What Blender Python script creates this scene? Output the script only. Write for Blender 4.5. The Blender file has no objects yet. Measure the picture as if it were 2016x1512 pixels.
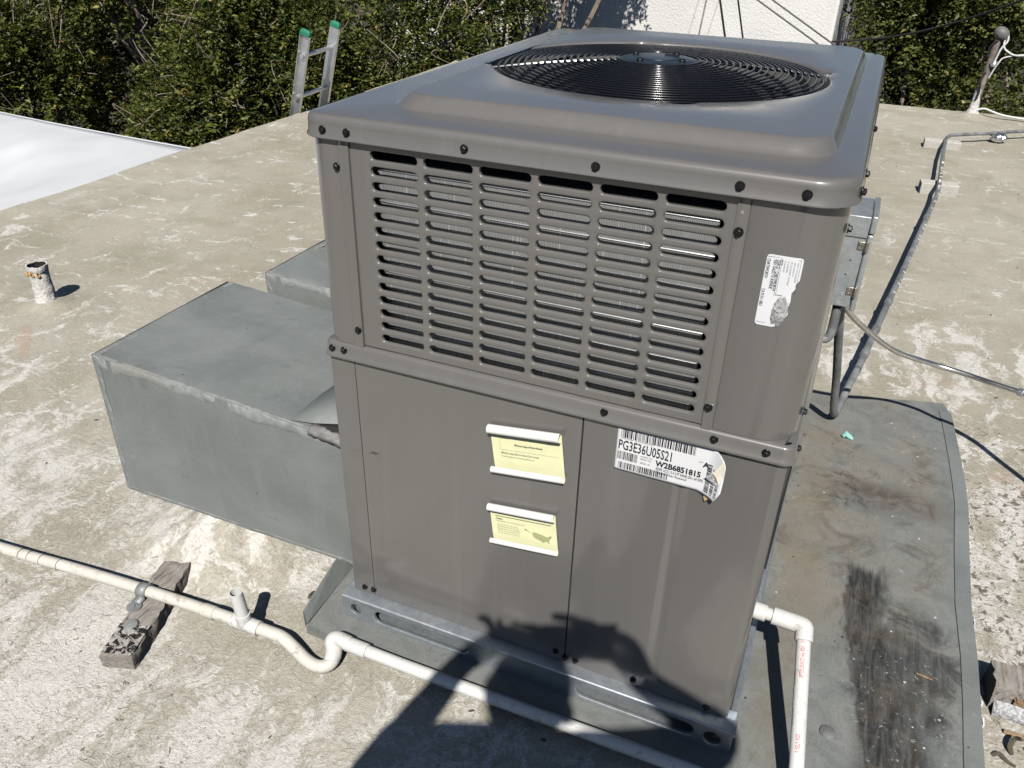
import bpy, math, random
import numpy as np
from mathutils import Vector, Matrix, noise
random.seed(7); RNG = np.random.default_rng(11)
S = bpy.context.scene
COL = S.collection
PI = math.pi

# ------------------------------------------------------------------ camera
CAM = Vector((.8054, -1.0839, 1.3157))
RX, UX, FX = Vector((.91915, .39330, .02174)), Vector((-.21826, .46258, .85929)), Vector((-.32790, .79457, -.51102))
cd = bpy.data.cameras.new('camera'); co = bpy.data.objects.new('camera', cd); COL.objects.link(co)
co.matrix_world = Matrix(((RX.x, UX.x, -FX.x, CAM.x), (RX.y, UX.y, -FX.y, CAM.y), (RX.z, UX.z, -FX.z, CAM.z), (0, 0, 0, 1)))
cd.sensor_width = 36; cd.lens = 1597.43 / 2016 * 36; cd.clip_start = .02; cd.clip_end = 3000
S.camera = co
# ------------------------------------------------------------------ light
SUNV = Vector((.265, -.87, 1.0)).normalized()          # towards the sun
w = bpy.data.worlds.new('World'); S.world = w; w.use_nodes = True
nt = w.node_tree; sky = nt.nodes.new('ShaderNodeTexSky'); sky.sky_type = 'NISHITA'; sky.sun_disc = False
sky.sun_elevation = math.asin(SUNV.z); sky.sun_rotation = math.atan2(SUNV.x, SUNV.y)
sky.air_density = .75; sky.dust_density = .25; sky.ozone_density = 1.0
nt.links.new(sky.outputs[0], nt.nodes['Background'].inputs[0]); nt.nodes['Background'].inputs[1].default_value = .05
sd = bpy.data.lights.new('sun', 'SUN'); sd.energy = 5.0; sd.angle = math.radians(.55); sd.color = (1, .955, .89)
so = bpy.data.objects.new('sun', sd); COL.objects.link(so); so.rotation_euler = SUNV.to_track_quat('Z', 'Y').to_euler()
S.view_settings.view_transform = 'Standard'; S.view_settings.look = 'None'; S.view_settings.gamma = 1
S.view_settings.exposure = 0.07
S.cycles.max_bounces = 5; S.cycles.diffuse_bounces = 0; S.cycles.glossy_bounces = 3; S.cycles.caustics_reflective = False; S.cycles.caustics_refractive = False

# ------------------------------------------------------------------ helpers
class MB:
    def __init__(s): s.v = []; s.f = []; s.mi = []
    def add(s, vs, fs, m=0):
        o = len(s.v); s.v += [tuple(p) for p in vs]; s.f += [tuple(i + o for i in f) for f in fs]; s.mi += [m] * len(fs); return s
    def box(s, a, b, m=0, rot=None, piv=None):
        (x0, y0, z0), (x1, y1, z1) = a, b
        vs = [Vector(p) for p in ((x0,y0,z0),(x1,y0,z0),(x1,y1,z0),(x0,y1,z0),(x0,y0,z1),(x1,y0,z1),(x1,y1,z1),(x0,y1,z1))]
        if rot is not None:
            c = Vector(piv) if piv else (Vector(a) + Vector(b)) / 2
            vs = [rot @ (p - c) + c for p in vs]
        return s.add(vs, [(0,3,2,1),(4,5,6,7),(0,1,5,4),(1,2,6,5),(2,3,7,6),(3,0,4,7)], m)
    def tube(s, pts, r, n=10, caps=True, m=0, closed=False):
        pts = [Vector(p) for p in pts]; k = len(pts)
        rs = r if isinstance(r, (list, tuple)) else [r] * k
        T = []
        for i in range(k):
            a = pts[(i - 1) % k] if (closed or i > 0) else pts[i]; b = pts[(i + 1) % k] if (closed or i < k - 1) else pts[i]
            T.append((b - a).normalized())
        up = Vector((0, 0, 1)) if abs(T[0].z) < .9 else Vector((1, 0, 0))
        nrm = T[0].cross(up).normalized(); vs = []
        for i in range(k):
            nrm = (nrm - T[i] * nrm.dot(T[i])).normalized(); bn = T[i].cross(nrm)
            for j in range(n):
                a = 2 * PI * j / n; vs.append(pts[i] + (nrm * math.cos(a) + bn * math.sin(a)) * rs[i])
        fs = []
        for i in range(k if closed else k - 1):
            i2 = (i + 1) % k
            for j in range(n): fs.append((i*n+j, i*n+(j+1)%n, i2*n+(j+1)%n, i2*n+j))
        if caps and not closed: fs += [tuple(range(n))[::-1], tuple(range((k-1)*n, k*n))]
        return s.add(vs, fs, m)
    def loops(s, L, cap0=False, cap1=False, m=0, closed=True):
        n = len(L[0]); vs = [p for l in L for p in l]; fs = []
        for i in range(len(L) - 1):
            for j in range(n if closed else n - 1): fs.append((i*n+j, i*n+(j+1)%n, (i+1)*n+(j+1)%n, (i+1)*n+j))
        if cap0: fs.append(tuple(range(n))[::-1])
        if cap1: fs.append(tuple(range((len(L)-1)*n, len(L)*n)))
        return s.add(vs, fs, m)
    def lathe(s, prof, c, axis='z', n=24, m=0, caps=True):
        L = []
        for r, h in prof:
            l = []
            for j in range(n):
                a = 2 * PI * j / n; x, y = r * math.cos(a), r * math.sin(a)
                l.append({'z': (c[0]+x, c[1]+y, c[2]+h), 'y': (c[0]+x, c[1]+h, c[2]-y), 'x': (c[0]+h, c[1]+x, c[2]+y)}[axis])
            L.append(l)
        return s.loops(L, caps, caps, m)
    def build(s, name, mats, parent=None, smooth=False, bevel=0, seg=2, ang=40):
        me = bpy.data.meshes.new(name); me.from_pydata(s.v, [], s.f)
        for q in (mats if isinstance(mats, (list, tuple)) else [mats]): me.materials.append(q)
        if any(s.mi): me.polygons.foreach_set('material_index', s.mi)
        return finish(name, me, parent, smooth, bevel, seg, ang)
def finish(name, me, parent=None, smooth=False, bevel=0, seg=2, ang=40):
    import bmesh
    bm = bmesh.new(); bm.from_mesh(me); bmesh.ops.recalc_face_normals(bm, faces=bm.faces); bm.to_mesh(me); bm.free()
    o = bpy.data.objects.new(name, me); COL.objects.link(o)
    if smooth:
        me.polygons.foreach_set('use_smooth', [True] * len(me.polygons))
        if ang < 180:
            try: me.set_sharp_from_angle(angle=math.radians(ang))
            except Exception: pass
    if bevel:
        b = o.modifiers.new('bevel', 'BEVEL'); b.width = bevel; b.segments = seg; b.limit_method = 'ANGLE'; b.harden_normals = False
        me.polygons.foreach_set('use_smooth', [True] * len(me.polygons))
        try: me.set_sharp_from_angle(angle=math.radians(35))
        except Exception: pass
    attach(o, parent); return o
def attach(o, parent):
    if parent is not None:
        o.parent = parent
        if parent.type == 'EMPTY': o.location = Vector(o.location) - parent.location
def tag(o, label=None, cat=None, group=None, kind=None):
    if label: o['label'] = label
    if cat: o['category'] = cat
    if group: o['group'] = group
    if kind: o['kind'] = kind
    return o
def thing(name, label, cat, loc=(0, 0, 0), group=None):
    o = bpy.data.objects.new(name, None); COL.objects.link(o); o.location = loc; o.empty_display_size = .1
    return tag(o, label, cat, group)
def inst(name, src, pos, parent, rot=None):
    o = bpy.data.objects.new(name, src); COL.objects.link(o); o.location = pos
    if rot: o.rotation_euler = rot
    attach(o, parent); return o
def smoothpath(pts, k=6):
    P = [Vector(p) for p in pts]; out = []
    for i in range(len(P) - 1):
        a, b, c, d = P[max(i-1, 0)], P[i], P[i+1], P[min(i+2, len(P)-1)]
        for j in range(k):
            t = j / k; out.append(.5 * ((2*b) + (c-a)*t + (2*a-5*b+4*c-d)*t*t + (3*b-a-3*c+d)*t**3))
    return out + [P[-1]]
def rrect(x0, y0, x1, y1, r, z, n=8):
    o = []; R = r if isinstance(r, tuple) else (r,) * 4
    for q, (sx, sy, a0) in zip(R, ((1, 1, 0), (-1, 1, 90), (-1, -1, 180), (1, -1, 270))):
        cx = x1 - q if sx > 0 else x0 + q; cy = y1 - q if sy > 0 else y0 + q
        for k in range(n + 1):
            a = math.radians(a0 + 90 * k / n); o.append((cx + q*math.cos(a), cy + q*math.sin(a), z))
    return o
def fbm(x, y, z=0, o=4):
    return noise.fractal(Vector((x, y, z)), 1.0, 2.0, o)

# ------------------------------------------------------------------ materials
class G:
    def __init__(s, name):
        s.m = bpy.data.materials.new(name); s.m.use_nodes = True; s.nt = s.m.node_tree; s.b = s.nt.nodes['Principled BSDF']
        s.tc = s.nt.nodes.new('ShaderNodeNewGeometry').outputs['Position']
    def n(s, t, ins, out=0, **props):
        nd = s.nt.nodes.new(t)
        for k, v in props.items(): setattr(nd, k, v)
        for k, v in ins.items():
            if v is None: continue
            if isinstance(v, bpy.types.NodeSocket): s.nt.links.new(v, nd.inputs[k])
            else: nd.inputs[k].default_value = v
        return nd.outputs[out]
    def map(s, scale=(1,1,1), loc=(0,0,0), rot=(0,0,0), vec=None):
        return s.n('ShaderNodeMapping', {0: vec or s.tc, 1: loc, 2: rot, 3: scale})
    def noise(s, scale, detail=5, rough=.55, dist=0, vec=None, out=0):
        return s.n('ShaderNodeTexNoise', {'Vector': vec or s.tc, 'Scale': scale, 'Detail': detail, 'Roughness': rough, 'Distortion': dist}, out)
    def vor(s, scale, vec=None, feature='F1', rand=1.0, out=0):
        return s.n('ShaderNodeTexVoronoi', {'Vector': vec or s.tc, 'Scale': scale, 'Randomness': rand}, out, feature=feature)
    def rng(s, f, a, b, c=0, d=1):
        return s.n('ShaderNodeMapRange', {0: f, 1: a, 2: b, 3: c, 4: d}, interpolation_type='SMOOTHSTEP')
    def mth(s, op, a, b=0.0):
        return s.n('ShaderNodeMath', {0: a, 1: b}, operation=op)
    def mix(s, f, a, b, mode='MIX'):
        nd = s.nt.nodes.new('ShaderNodeMix'); nd.data_type = 'RGBA'; nd.blend_type = mode
        for i, v in ((0, f), (6, a), (7, b)):
            if isinstance(v, bpy.types.NodeSocket): s.nt.links.new(v, nd.inputs[i])
            else: nd.inputs[i].default_value = v if i == 0 else tuple(v) + (1,) * (4 - len(v))
        return nd.outputs[2]
    def sep(s, i, vec=None):
        return s.n('ShaderNodeSeparateXYZ', {0: vec or s.tc}, i)
    def ell(s, cx, cy, rx, ry, soft=.35, nz=None):          # soft elliptic patch in world x,y
        x = s.mth('DIVIDE', s.mth('SUBTRACT', s.sep(0), cx), rx); y = s.mth('DIVIDE', s.mth('SUBTRACT', s.sep(1), cy), ry)
        d = s.mth('SQRT', s.mth('ADD', s.mth('MULTIPLY', x, x), s.mth('MULTIPLY', y, y)))
        if nz is not None: d = s.mth('ADD', d, nz)
        return s.rng(d, 1 + soft, 1 - soft)
    def bump(s, h, dist=.002, strength=1, prev=None):
        o = s.n('ShaderNodeBump', {'Strength': strength, 'Distance': dist, 'Height': h})
        if prev is not None: s.nt.links.new(prev, o.node.inputs['Normal'])
        return o
    def done(s, col=None, rough=.5, metal=0, bump=None, spec=None, coat=None):
        for k, v in (('Base Color', col), ('Roughness', rough), ('Metallic', metal), ('Normal', bump), ('Specular IOR Level', spec), ('Coat Weight', coat)):
            if v is None: continue
            if isinstance(v, bpy.types.NodeSocket): s.nt.links.new(v, s.b.inputs[k])
            else: s.b.inputs[k].default_value = (tuple(v) + (1,))[:4] if k == 'Base Color' else v
        return s.m
def flat(name, col, rough=.5, metal=0, var=.12, scale=30, bump=0):
    g = G(name); f = g.noise(scale, 5, .6)
    c = g.mix(g.rng(f, .35, .65), [v*(1-var) for v in col], [min(1, v*(1+var)) for v in col])
    return g.done(c, rough, metal, g.bump(f, bump) if bump else None)

def m_roof():
    g = G('coated_roof'); x, y = g.sep(0), g.sep(1)
    big = g.noise(.9, 4, .5); mid = g.noise(3.2, 6, .6, .6); mid2 = g.noise(7, 6, .6, 1.0)
    warp = g.n('ShaderNodeVectorMath', {0: g.tc, 1: g.n('ShaderNodeVectorMath', {0: g.noise(5, 4, .6, out=1), 3: .20}, operation='SCALE')}, operation='ADD')
    streak = g.noise(1.0, 6, .7, .8, g.map((10, 3.2, 3), rot=(0, 0, .5), vec=warp)); streak2 = g.noise(1.3, 6, .7, .6, g.map((4, 15, 3), rot=(0, 0, .35), vec=warp))
    warp2 = g.n('ShaderNodeVectorMath', {0: g.tc, 1: g.n('ShaderNodeVectorMath', {0: g.noise(16, 4, .6, out=1), 3: .05}, operation='SCALE')}, operation='ADD')
    brush = g.noise(1.0, 4, .75, 1.2, g.map((78, 50, 50), rot=(0, 0, .8), vec=warp2)); brush2 = g.noise(1.0, 4, .75, 1.0, g.map((48, 84, 50), rot=(0, 0, .5), vec=warp2))
    fine = g.mix(g.rng(mid2, .42, .58), brush, brush2); fine = g.n('ShaderNodeSeparateColor', {0: fine}, 0); fine2 = g.noise(230, 3, .75, .6)
    base = g.mix(g.rng(big, .35, .65), (.40, .372, .298), (.475, .447, .375))
    base = g.mix(g.rng(mid, .42, .7, 0, .6), base, (.315, .292, .215)); base = g.mix(g.rng(mid2, .5, .72, 0, .4), base, (.50, .475, .41))
    n1 = g.mth('MULTIPLY', g.mth('SUBTRACT', mid, .5), 2.4)
    A = g.ell(-1.33, .08, .36, .24, .25, n1); B = g.ell(-.62, -.55, .62, .33, .4, n1); B2 = g.ell(.35, -.45, .5, .3, .5, n1)
    Cc = g.ell(1.12, 1.86, .42, .3, .4, n1); D2 = g.ell(1.45, .75, .26, .6, .4, n1); E2 = g.ell(-.42, .05, .42, .18, .5, n1)
    loc = g.mth('MAXIMUM', g.mth('MAXIMUM', g.mth('MAXIMUM', A, B), g.mth('MAXIMUM', Cc, D2)), g.mth('MULTIPLY', g.mth('MAXIMUM', E2, B2), .6))
    near = g.rng(y, 2.0, -.3, 0, 1)
    thr = g.mth('ADD', g.mth('ADD', streak, g.mth('MULTIPLY', near, .05)), g.mth('ADD', g.mth('MULTIPLY', loc, .12), g.mth('MULTIPLY', g.mth('SUBTRACT', fine, .5), .30)))
    wm = g.rng(thr, .575, .70); wm2 = g.rng(g.mth('ADD', streak2, g.mth('ADD', g.mth('MULTIPLY', near, .03), g.mth('MULTIPLY', g.mth('SUBTRACT', fine, .5), .22))), .59, .655, 0, .95)
    white = g.mix(g.rng(fine, .3, .66), (.58, .56, .51), (.75, .73, .69))
    c = g.mix(g.mth('MAXIMUM', wm, wm2), base, white)
    fw = g.rng(g.mth('ADD', fine, g.mth('MULTIPLY', loc, .10)), .46, .60); c = g.mix(g.mth('MULTIPLY', fw, g.mth('ADD', g.mth('MULTIPLY', near, .20), .08)), c, (.66, .635, .59))
    fd = g.rng(fine, .47, .34); c = g.mix(g.mth('MULTIPLY', fd, g.mth('ADD', g.mth('MULTIPLY', near, .14), .10)), c, (.30, .27, .21))
    pit = g.rng(g.mth('ADD', g.noise(46, 5, .78, .7), g.mth('MULTIPLY', g.mth('MAXIMUM', D2, g.mth('MULTIPLY', B, .45)), .115)), .645, .70, 0, .85)
    c = g.mix(pit, c, (.115, .088, .066))
    grit = g.rng(fine2, .44, .34); c = g.mix(g.mth('MULTIPLY', grit, g.mth('ADD', g.mth('ADD', g.mth('MULTIPLY', near, .22), g.mth('MULTIPLY', B, .45)), .1)), c, (.17, .145, .12))
    sp = g.vor(7.5, g.map((1, 1, 0))); c = g.mix(g.rng(sp, .028, .015, 0, .9), c, (.035, .028, .02))
    pink = g.rng(g.noise(2.6, 5, .65, 1.0), .62, .72, 0, .4); c = g.mix(pink, c, (.47, .31, .21))
    crk = g.rng(g.vor(1.1, g.map((1, 1, 0), vec=warp), feature='DISTANCE_TO_EDGE'),   .004, .001, 0, .14); c = g.mix(crk, c, (.17, .14, .10))
    h = g.mth('ADD', g.mth('MULTIPLY', fine, 1.3), g.mth('ADD', g.mth('MULTIPLY', fine2, .3), g.mth('MULTIPLY', streak, .8)))
    return g.done(c, .82, 0, g.bump(h, .0046, .85), spec=.3)
def m_paint():
    g = G('taupe_cabinet_paint'); f = g.noise(1.6, 4, .5); dirt = g.noise(14, 7, .7, .4)
    c = g.mix(g.rng(f, .3, .7), (.144, .138, .131), (.156, .150, .142))
    c = g.mix(g.rng(dirt, .62, .8, 0, .16), c, (.22, .21, .19))
    run = g.noise(1, 5, .65, .3, g.map((34, 34, 1.6))); c = g.mix(g.rng(run, .52, .72, 0, .14), c, (.24, .23, .21)); c = g.mix(g.rng(run, .44, .30, 0, .12), c, (.10, .095, .09))
    smg = g.noise(5, 5, .6, 1.2); c = g.mix(g.rng(smg, .58, .72, 0, .12), c, (.20, .195, .18))
    sp = g.vor(26, g.map((1, 1, 1))); c = g.mix(g.rng(sp, .04, .025, 0, .35), c, (.07, .06, .05))
    ben = g.noise(3.1, 2, .5)
    m = g.done(c, .40, 0, g.bump(g.mth('ADD', g.mth('MULTIPLY', g.noise(380, 2, .5), .05), ben), .0016, .3), spec=.5, coat=1.0)
    g.nt.links.new(g.rng(dirt, .3, .75, .09, .22), g.b.inputs['Coat Roughness']); return m
def m_galv(name='galvanised_steel', a=(.36, .40, .43), b=(.44, .48, .51), rough=.42):
    g = G(name); v = g.vor(120, g.map((1, 1, 1)), out=1); f = g.noise(9, 6, .65)
    k = g.n('ShaderNodeSeparateColor', {0: v}, 0)
    c = g.mix(k, a, b); c = g.mix(g.rng(f, .55, .72, 0, .4), c, (.25, .235, .2))
    return g.done(c, g.rng(f, .3, .7, rough-.08, rough+.1), .7, g.bump(f, .0006))
def m_duct():
    g = G('grey_painted_duct_metal'); f = g.noise(3.5, 6, .6, .4); st = g.noise(1, 7, .7, .5, g.map((26, 26, 3.0))); fi = g.noise(60, 6, .7)
    c = g.mix(g.rng(f, .3, .7), (.185, .202, .195), (.245, .262, .255))
    c = g.mix(g.rng(st, .5, .68, 0, .45), c, (.245, .27, .275))
    c = g.mix(g.rng(g.noise(7, 7, .7, .8), .6, .7, 0, .45), c, (.12, .13, .128))
    c = g.mix(g.rng(g.noise(4.2, 8, .72, 1.0), .66, .7, 0, .6), c, (.38, .40, .41))
    sp = g.vor(17); c = g.mix(g.rng(sp, .045, .03, 0, .8), c, (.04, .04, .038))
    return g.done(c, g.rng(f, .3, .7, .42, .6), .05, g.bump(g.mth('ADD', fi, g.mth('MULTIPLY', st, .7)), .0011), spec=.45)
def m_seal():
    g = G('dried_sealant'); f = g.noise(34, 8, .75, .6); f2 = g.noise(7, 5, .6, .6)
    c = g.mix(g.rng(f, .32, .68), (.19, .203, .198), (.33, .345, .34)); c = g.mix(g.rng(f2, .5, .66, 0, .6), c, (.27, .265, .235))
    c = g.mix(g.rng(g.noise(70, 6, .7), .62, .7, 0, .7), c, (.10, .09, .075))
    return g.done(c, .75, 0, g.bump(f, .003, .9))
def m_sheet():
    g = G('stained_grey_sheet_metal'); y = g.sep(1); x = g.sep(0)
    f = g.noise(5, 7, .62, 1.1); f2 = g.noise(13, 7, .68, .8); fi = g.noise(130, 5, .7)
    n1 = g.mth('MULTIPLY', g.mth('SUBTRACT', f2, .5), 1.5)
    c = g.mix(g.rng(f2, .3, .7), (.185, .198, .190), (.245, .255, .245))
    main = g.ell(1.0, .95, .235, .62, .12, g.mth('MULTIPLY', g.mth('SUBTRACT', f, .5), .9))
    c = g.mix(g.mth('MULTIPLY', main, g.rng(f, .36, .62, .1, .7)), c, (.255, .23, .19))
    c = g.mix(g.mth('MULTIPLY', main, g.rng(g.noise(8, 6, .7, .9), .52, .68, 0, .65)), c, (.115, .098, .082))
    c = g.mix(g.mth('MULTIPLY', main, g.rng(g.noise(11, 8, .7, 1.2), .6, .7, 0, .7)), c, (.40, .38, .35))
    s2 = g.ell(1.08, .93, .16, .07, .5, n1); c = g.mix(g.mth('MULTIPLY', s2, g.rng(f2, .4, .6, .2, .75)), c, (.075, .06, .05))
    s4 = g.ell(.96, .93, .07, .11, .5, n1); c = g.mix(g.mth('MULTIPLY', s4, g.rng(g.noise(30, 6, .7, .9), .5, .6, 0, .7)), c, (.05, .045, .04))
    # brushed tar: long swath with brush lines along y
    br = g.noise(1, 6, .74, 1.1, g.map((52, 8, 1), rot=(0, 0, .13))); nb = g.mth('MULTIPLY', g.mth('SUBTRACT', f, .5), .55)
    t1 = g.ell(1.080, .30, .078, .34, .09, g.mth('MULTIPLY', nb, .7)); t2 = g.ell(1.135, .33, .11, .16, .3, n1); t3 = g.ell(1.12, .0, .07, .3, .4, nb)
    nx = g.mth('MULTIPLY', g.mth('SUBTRACT', f2, .5), .05); xe = g.mth('SUBTRACT', g.mth('ADD', x, nx), g.mth('MULTIPLY', g.mth('MAXIMUM', g.mth('SUBTRACT', .46, y), 0), .15)); ye = g.mth('ADD', y, g.mth('MULTIPLY', g.mth('SUBTRACT', g.noise(1, 4, .6, 0, g.map((60, 4, 1))), .5), .16))
    t1 = g.mth('MULTIPLY', g.mth('MULTIPLY', g.rng(xe, .998, 1.012), g.rng(xe, 1.118, 1.075)), g.rng(ye, .64, .59))
    tar = g.mth('MAXIMUM', t1, g.mth('MAXIMUM', g.mth('MULTIPLY', t2, .85), t3))
    c = g.mix(g.mth('MULTIPLY', tar, g.rng(br, .34, .62, .62, .98)), c, g.mix(g.rng(f2, .42, .66), (.026, .026, .026), (.070, .056, .043)))
    pk = g.rng(g.noise(85, 6, .75, .6), .60, .65); c = g.mix(g.mth('MULTIPLY', pk, g.ell(1.14, .2, .13, .16, .5, n1)), c, (.42, .42, .38))
    # edge and underside dirt close to the rail
    c = g.mix(g.mth('MULTIPLY', g.ell(.90, .6, .05, .7, .5, n1), .5), c, (.235, .205, .15))
    sp = g.vor(21, g.map((1, 1, 0))); c = g.mix(g.rng(sp, .07, .045), c, g.mix(g.rng(g.noise(3), .5, .52), (.03, .028, .025), (.62, .62, .6)))
    sc = g.noise(1, 4, .6, 2.2, g.map((16, 5, 1), rot=(0, 0, .9))); c = g.mix(g.rng(g.mth('ABSOLUTE', g.mth('SUBTRACT', sc, .5)), .006, .002, 0, .45), c, (.09, .085, .08))
    return g.done(c, g.rng(f2, .3, .7, .45, .68), .05, g.bump(g.mth('ADD', g.mth('MULTIPLY', fi, .5), f2), .0016), spec=.4)
def m_pvc(name, a, b, dirt):
    g = G(name); f = g.noise(11, 6, .65, .5)
    c = g.mix(g.rng(f, .45, .75), a, b); c = g.mix(g.rng(g.noise(38, 6, .75, .6), .55, .66, 0, .75), c, dirt); c = g.mix(g.rng(g.noise(6, 5, .7, .8), .52, .7, 0, .35), c, dirt)
    c = g.mix(g.rng(g.noise(120, 5, .7), .66, .7, 0, .6), c, (.15, .12, .09))
    return g.done(c, .42, 0, g.bump(g.noise(90, 5, .6), .0006))
def m_wood(name, a, b, dark):
    g = G(name); st = g.noise(1, 7, .72, .6, g.map((130, 12, 130), rot=(0, 0, -.25))); f = g.noise(14, 6, .65)
    c = g.mix(g.rng(st, .34, .66), a, b); c = g.mix(g.rng(st, .44, .34, 0, .95), c, dark); c = g.mix(g.rng(f, .55, .7, 0, .5), c, b)
    return g.done(c, .85, 0, g.bump(st, .004, 1))
def m_coil():
    g = G('aluminium_coil_fins')
    fin = g.n('ShaderNodeTexWave', {'Vector': g.map((1, 1, 0)), 'Scale': 250.0, 'Distortion': .3, 'Detail': 1.0, 'Detail Scale': 40.0}, 0, bands_direction='DIAGONAL')
    f = g.noise(22, 6, .7); c = g.mix(fin, (.20, .205, .207), (.42, .43, .435)); c = g.mix(g.rng(f, .5, .75, 0, .5), c, (.46, .46, .45))
    c = g.mix(g.rng(g.noise(1, 4, .6, 0, g.map((240, 240, 6))), .62, .7, 0, .8), c, (.65, .65, .65))
    return g.done(c, .45, .35, g.bump(fin, .0006, .6))
def m_stucco():
    g = G('white_stucco'); f = g.noise(44, 4, .6, .8); f2 = g.noise(1.2, 4, .5)
    c = g.mix(g.rng(f2, .35, .65), (.76, .75, .73), (.83, .82, .80)); c = g.mix(g.rng(f, .38, .30, 0, .5), c, (.52, .5, .46))
    return g.done(c, .9, 0, g.bump(f, .009, 1))
def m_leaf(name, cols):
    g = G(name); t = g.n('ShaderNodeAttribute', {}, 2, attribute_name='tint')
    r = g.nt.nodes.new('ShaderNodeValToRGB'); g.nt.links.new(t, r.inputs[0])
    e = r.color_ramp.elements
    while len(e) < len(cols): e.new(.5)
    for k, (p, c) in enumerate(cols): e[k].position = p; e[k].color = tuple(c) + (1,)
    g.done(r.outputs[0], .42, 0, spec=.4)
    tr = g.n('ShaderNodeBsdfTranslucent', {0: g.mix(1.0, r.outputs[0], (1.5, 1.5, .8), 'MULTIPLY')}); mx = g.n('ShaderNodeMixShader', {0: .22, 1: g.b.outputs[0], 2: tr})
    g.nt.links.new(mx, g.nt.nodes['Material Output'].inputs[0]); return g.m
M = dict(
    roof=m_roof(), paint=m_paint(), galv=m_galv(), duct=m_duct(), seal=m_seal(), sheet=m_sheet(), coil=m_coil(), stucco=m_stucco(),
    pvc=m_pvc('white_pvc', (.66, .66, .64), (.75, .75, .73), (.42, .38, .33)),
    pvc_old=m_pvc('yellowed_painted_pvc', (.64, .615, .55), (.70, .68, .63), (.38, .32, .25)),
    wood=m_wood('weathered_grey_wood', (.23, .205, .18), (.40, .37, .335), (.05, .042, .036)),
    wood2=m_wood('split_brown_wood', (.30, .19, .10), (.44, .31, .19), (.09, .05, .03)),
    woodpaint=m_wood('white_painted_wood', (.52, .50, .44), (.62, .60, .55), (.30, .27, .22)),
    black=flat('black_screw_metal', (.012, .012, .013), .38, .3), wire=flat('black_grille_wire', (.010, .011, .014), .16, .1, var=.05),
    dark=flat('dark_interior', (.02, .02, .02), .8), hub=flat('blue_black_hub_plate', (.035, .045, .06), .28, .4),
    alu=flat('aluminium', (.62, .63, .64), .34, .85, .08, 20, .0004), steel=flat('bright_flexible_steel', (.66, .65, .62), .26, .95, .08, 60),
    conduit=flat('grey_painted_conduit', (.235, .245, .245), .5, .2, .28, 16, .0008), boxm=m_galv('pale_blue_grey_box_steel', (.43, .47, .485), (.52, .555, .565), .48),
    hinge=flat('tarnished_hinge_steel', (.36, .33, .28), .35, .85, .25, 80), paper=flat('white_label_paper', (.80, .81, .83), .5, 0, .02),
    yellow=flat('pale_yellow_paper', (.88, .87, .54), .6, 0, .03), wpaper=flat('white_paper_back', (.84, .83, .80), .6, 0, .02),
    ink=flat('black_ink', (.016, .016, .02), .5), inkl=flat('faint_grey_ink', (.24, .24, .19), .6), inkm=flat('olive_map_ink', (.42, .44, .22), .6), red=flat('red_print', (.66, .16, .20), .5),
    torn=flat('torn_grey_paper_fibre', (.46, .46, .47), .9, 0, .35, 160, .004), cream=flat('cream_label_backing', (.80, .74, .60), .6), kraft=flat('brown_label_backing', (.50, .34, .17), .7),
    green=flat('green_rubber', (.02, .20, .115), .55), tarp=flat('white_canopy_fabric', (.63, .65, .67), .75, 0, .03, 2, .002), cable=flat('black_cable', (.02, .02, .02), .5), wcable=flat('white_cable', (.7, .7, .68), .5),
    ventcoat=flat('white_lumpy_coating', (.66, .64, .60), .85, 0, .12, 45, .010), mast=flat('weathered_pipe', (.26, .22, .20), .6, .2, .3, 14), head=flat('grey_weatherhead', (.16, .155, .15), .5), tar=flat('black_tar', (.012, .011, .010), .55, 0, .3, 60, .006),
    foil=flat('crumpled_foil', (.75, .75, .76), .22, .95, .05), bark=flat('grey_brown_bark', (.085, .07, .055), .85, 0, .3, 30, .004), twig=flat('pale_dry_twig', (.30, .25, .20), .8, 0, .3, 20),
    ground=flat('dry_soil_and_grass', (.06, .052, .03), .95, 0, .45, 3, .02), teal=flat('teal_plastic', (.28, .58, .52), .5),
    shirt=flat('dark_shirt', (.03, .035, .05), .9), jeans=flat('blue_jeans', (.05, .07, .12), .9), skin=flat('skin', (.45, .27, .19), .55), hair=flat('dark_hair', (.02, .015, .012), .6), phone=flat('black_phone', (.015, .015, .018), .2),
    leafA=m_leaf('leaf_left', [(0, (.022, .034, .007)), (.4, (.076, .100, .021)), (.75, (.185, .200, .048)), (.95, (.34, .31, .09)), (1.0, (.38, .18, .05))]),
    leafB=m_leaf('leaf_right', [(0, (.040, .058, .015)), (.45, (.108, .130, .033)), (.85, (.215, .215, .065)), (1.0, (.28, .23, .08))]),
)
ZR = -.085          # roof level
ZS = -.062          # sheet metal level
def roof_z(x, y):
    z = ZR + .006 * fbm(x*1.7, y*1.7, 3, 3) + .0022 * fbm(x*9, y*9, 1, 4)
    d = math.hypot((x + .44) / 1.15, (y - .12) / .95); an = math.atan2(y - .12, x + .44)
    z += .095 * max(0, min(1, (.24 - d) / .17)) ** 1.2 * (1 + .30 * fbm(math.cos(an)*2.5, math.sin(an)*2.5, d*4, 3))
    for bx, by, br, bh in ((-1.982, .876, .13, .035), (1.585, 6.5, .16, .05)):
        z += bh * math.exp(-((x-bx)**2 + (y-by)**2) / (br*.55)**2)
    return z

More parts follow.
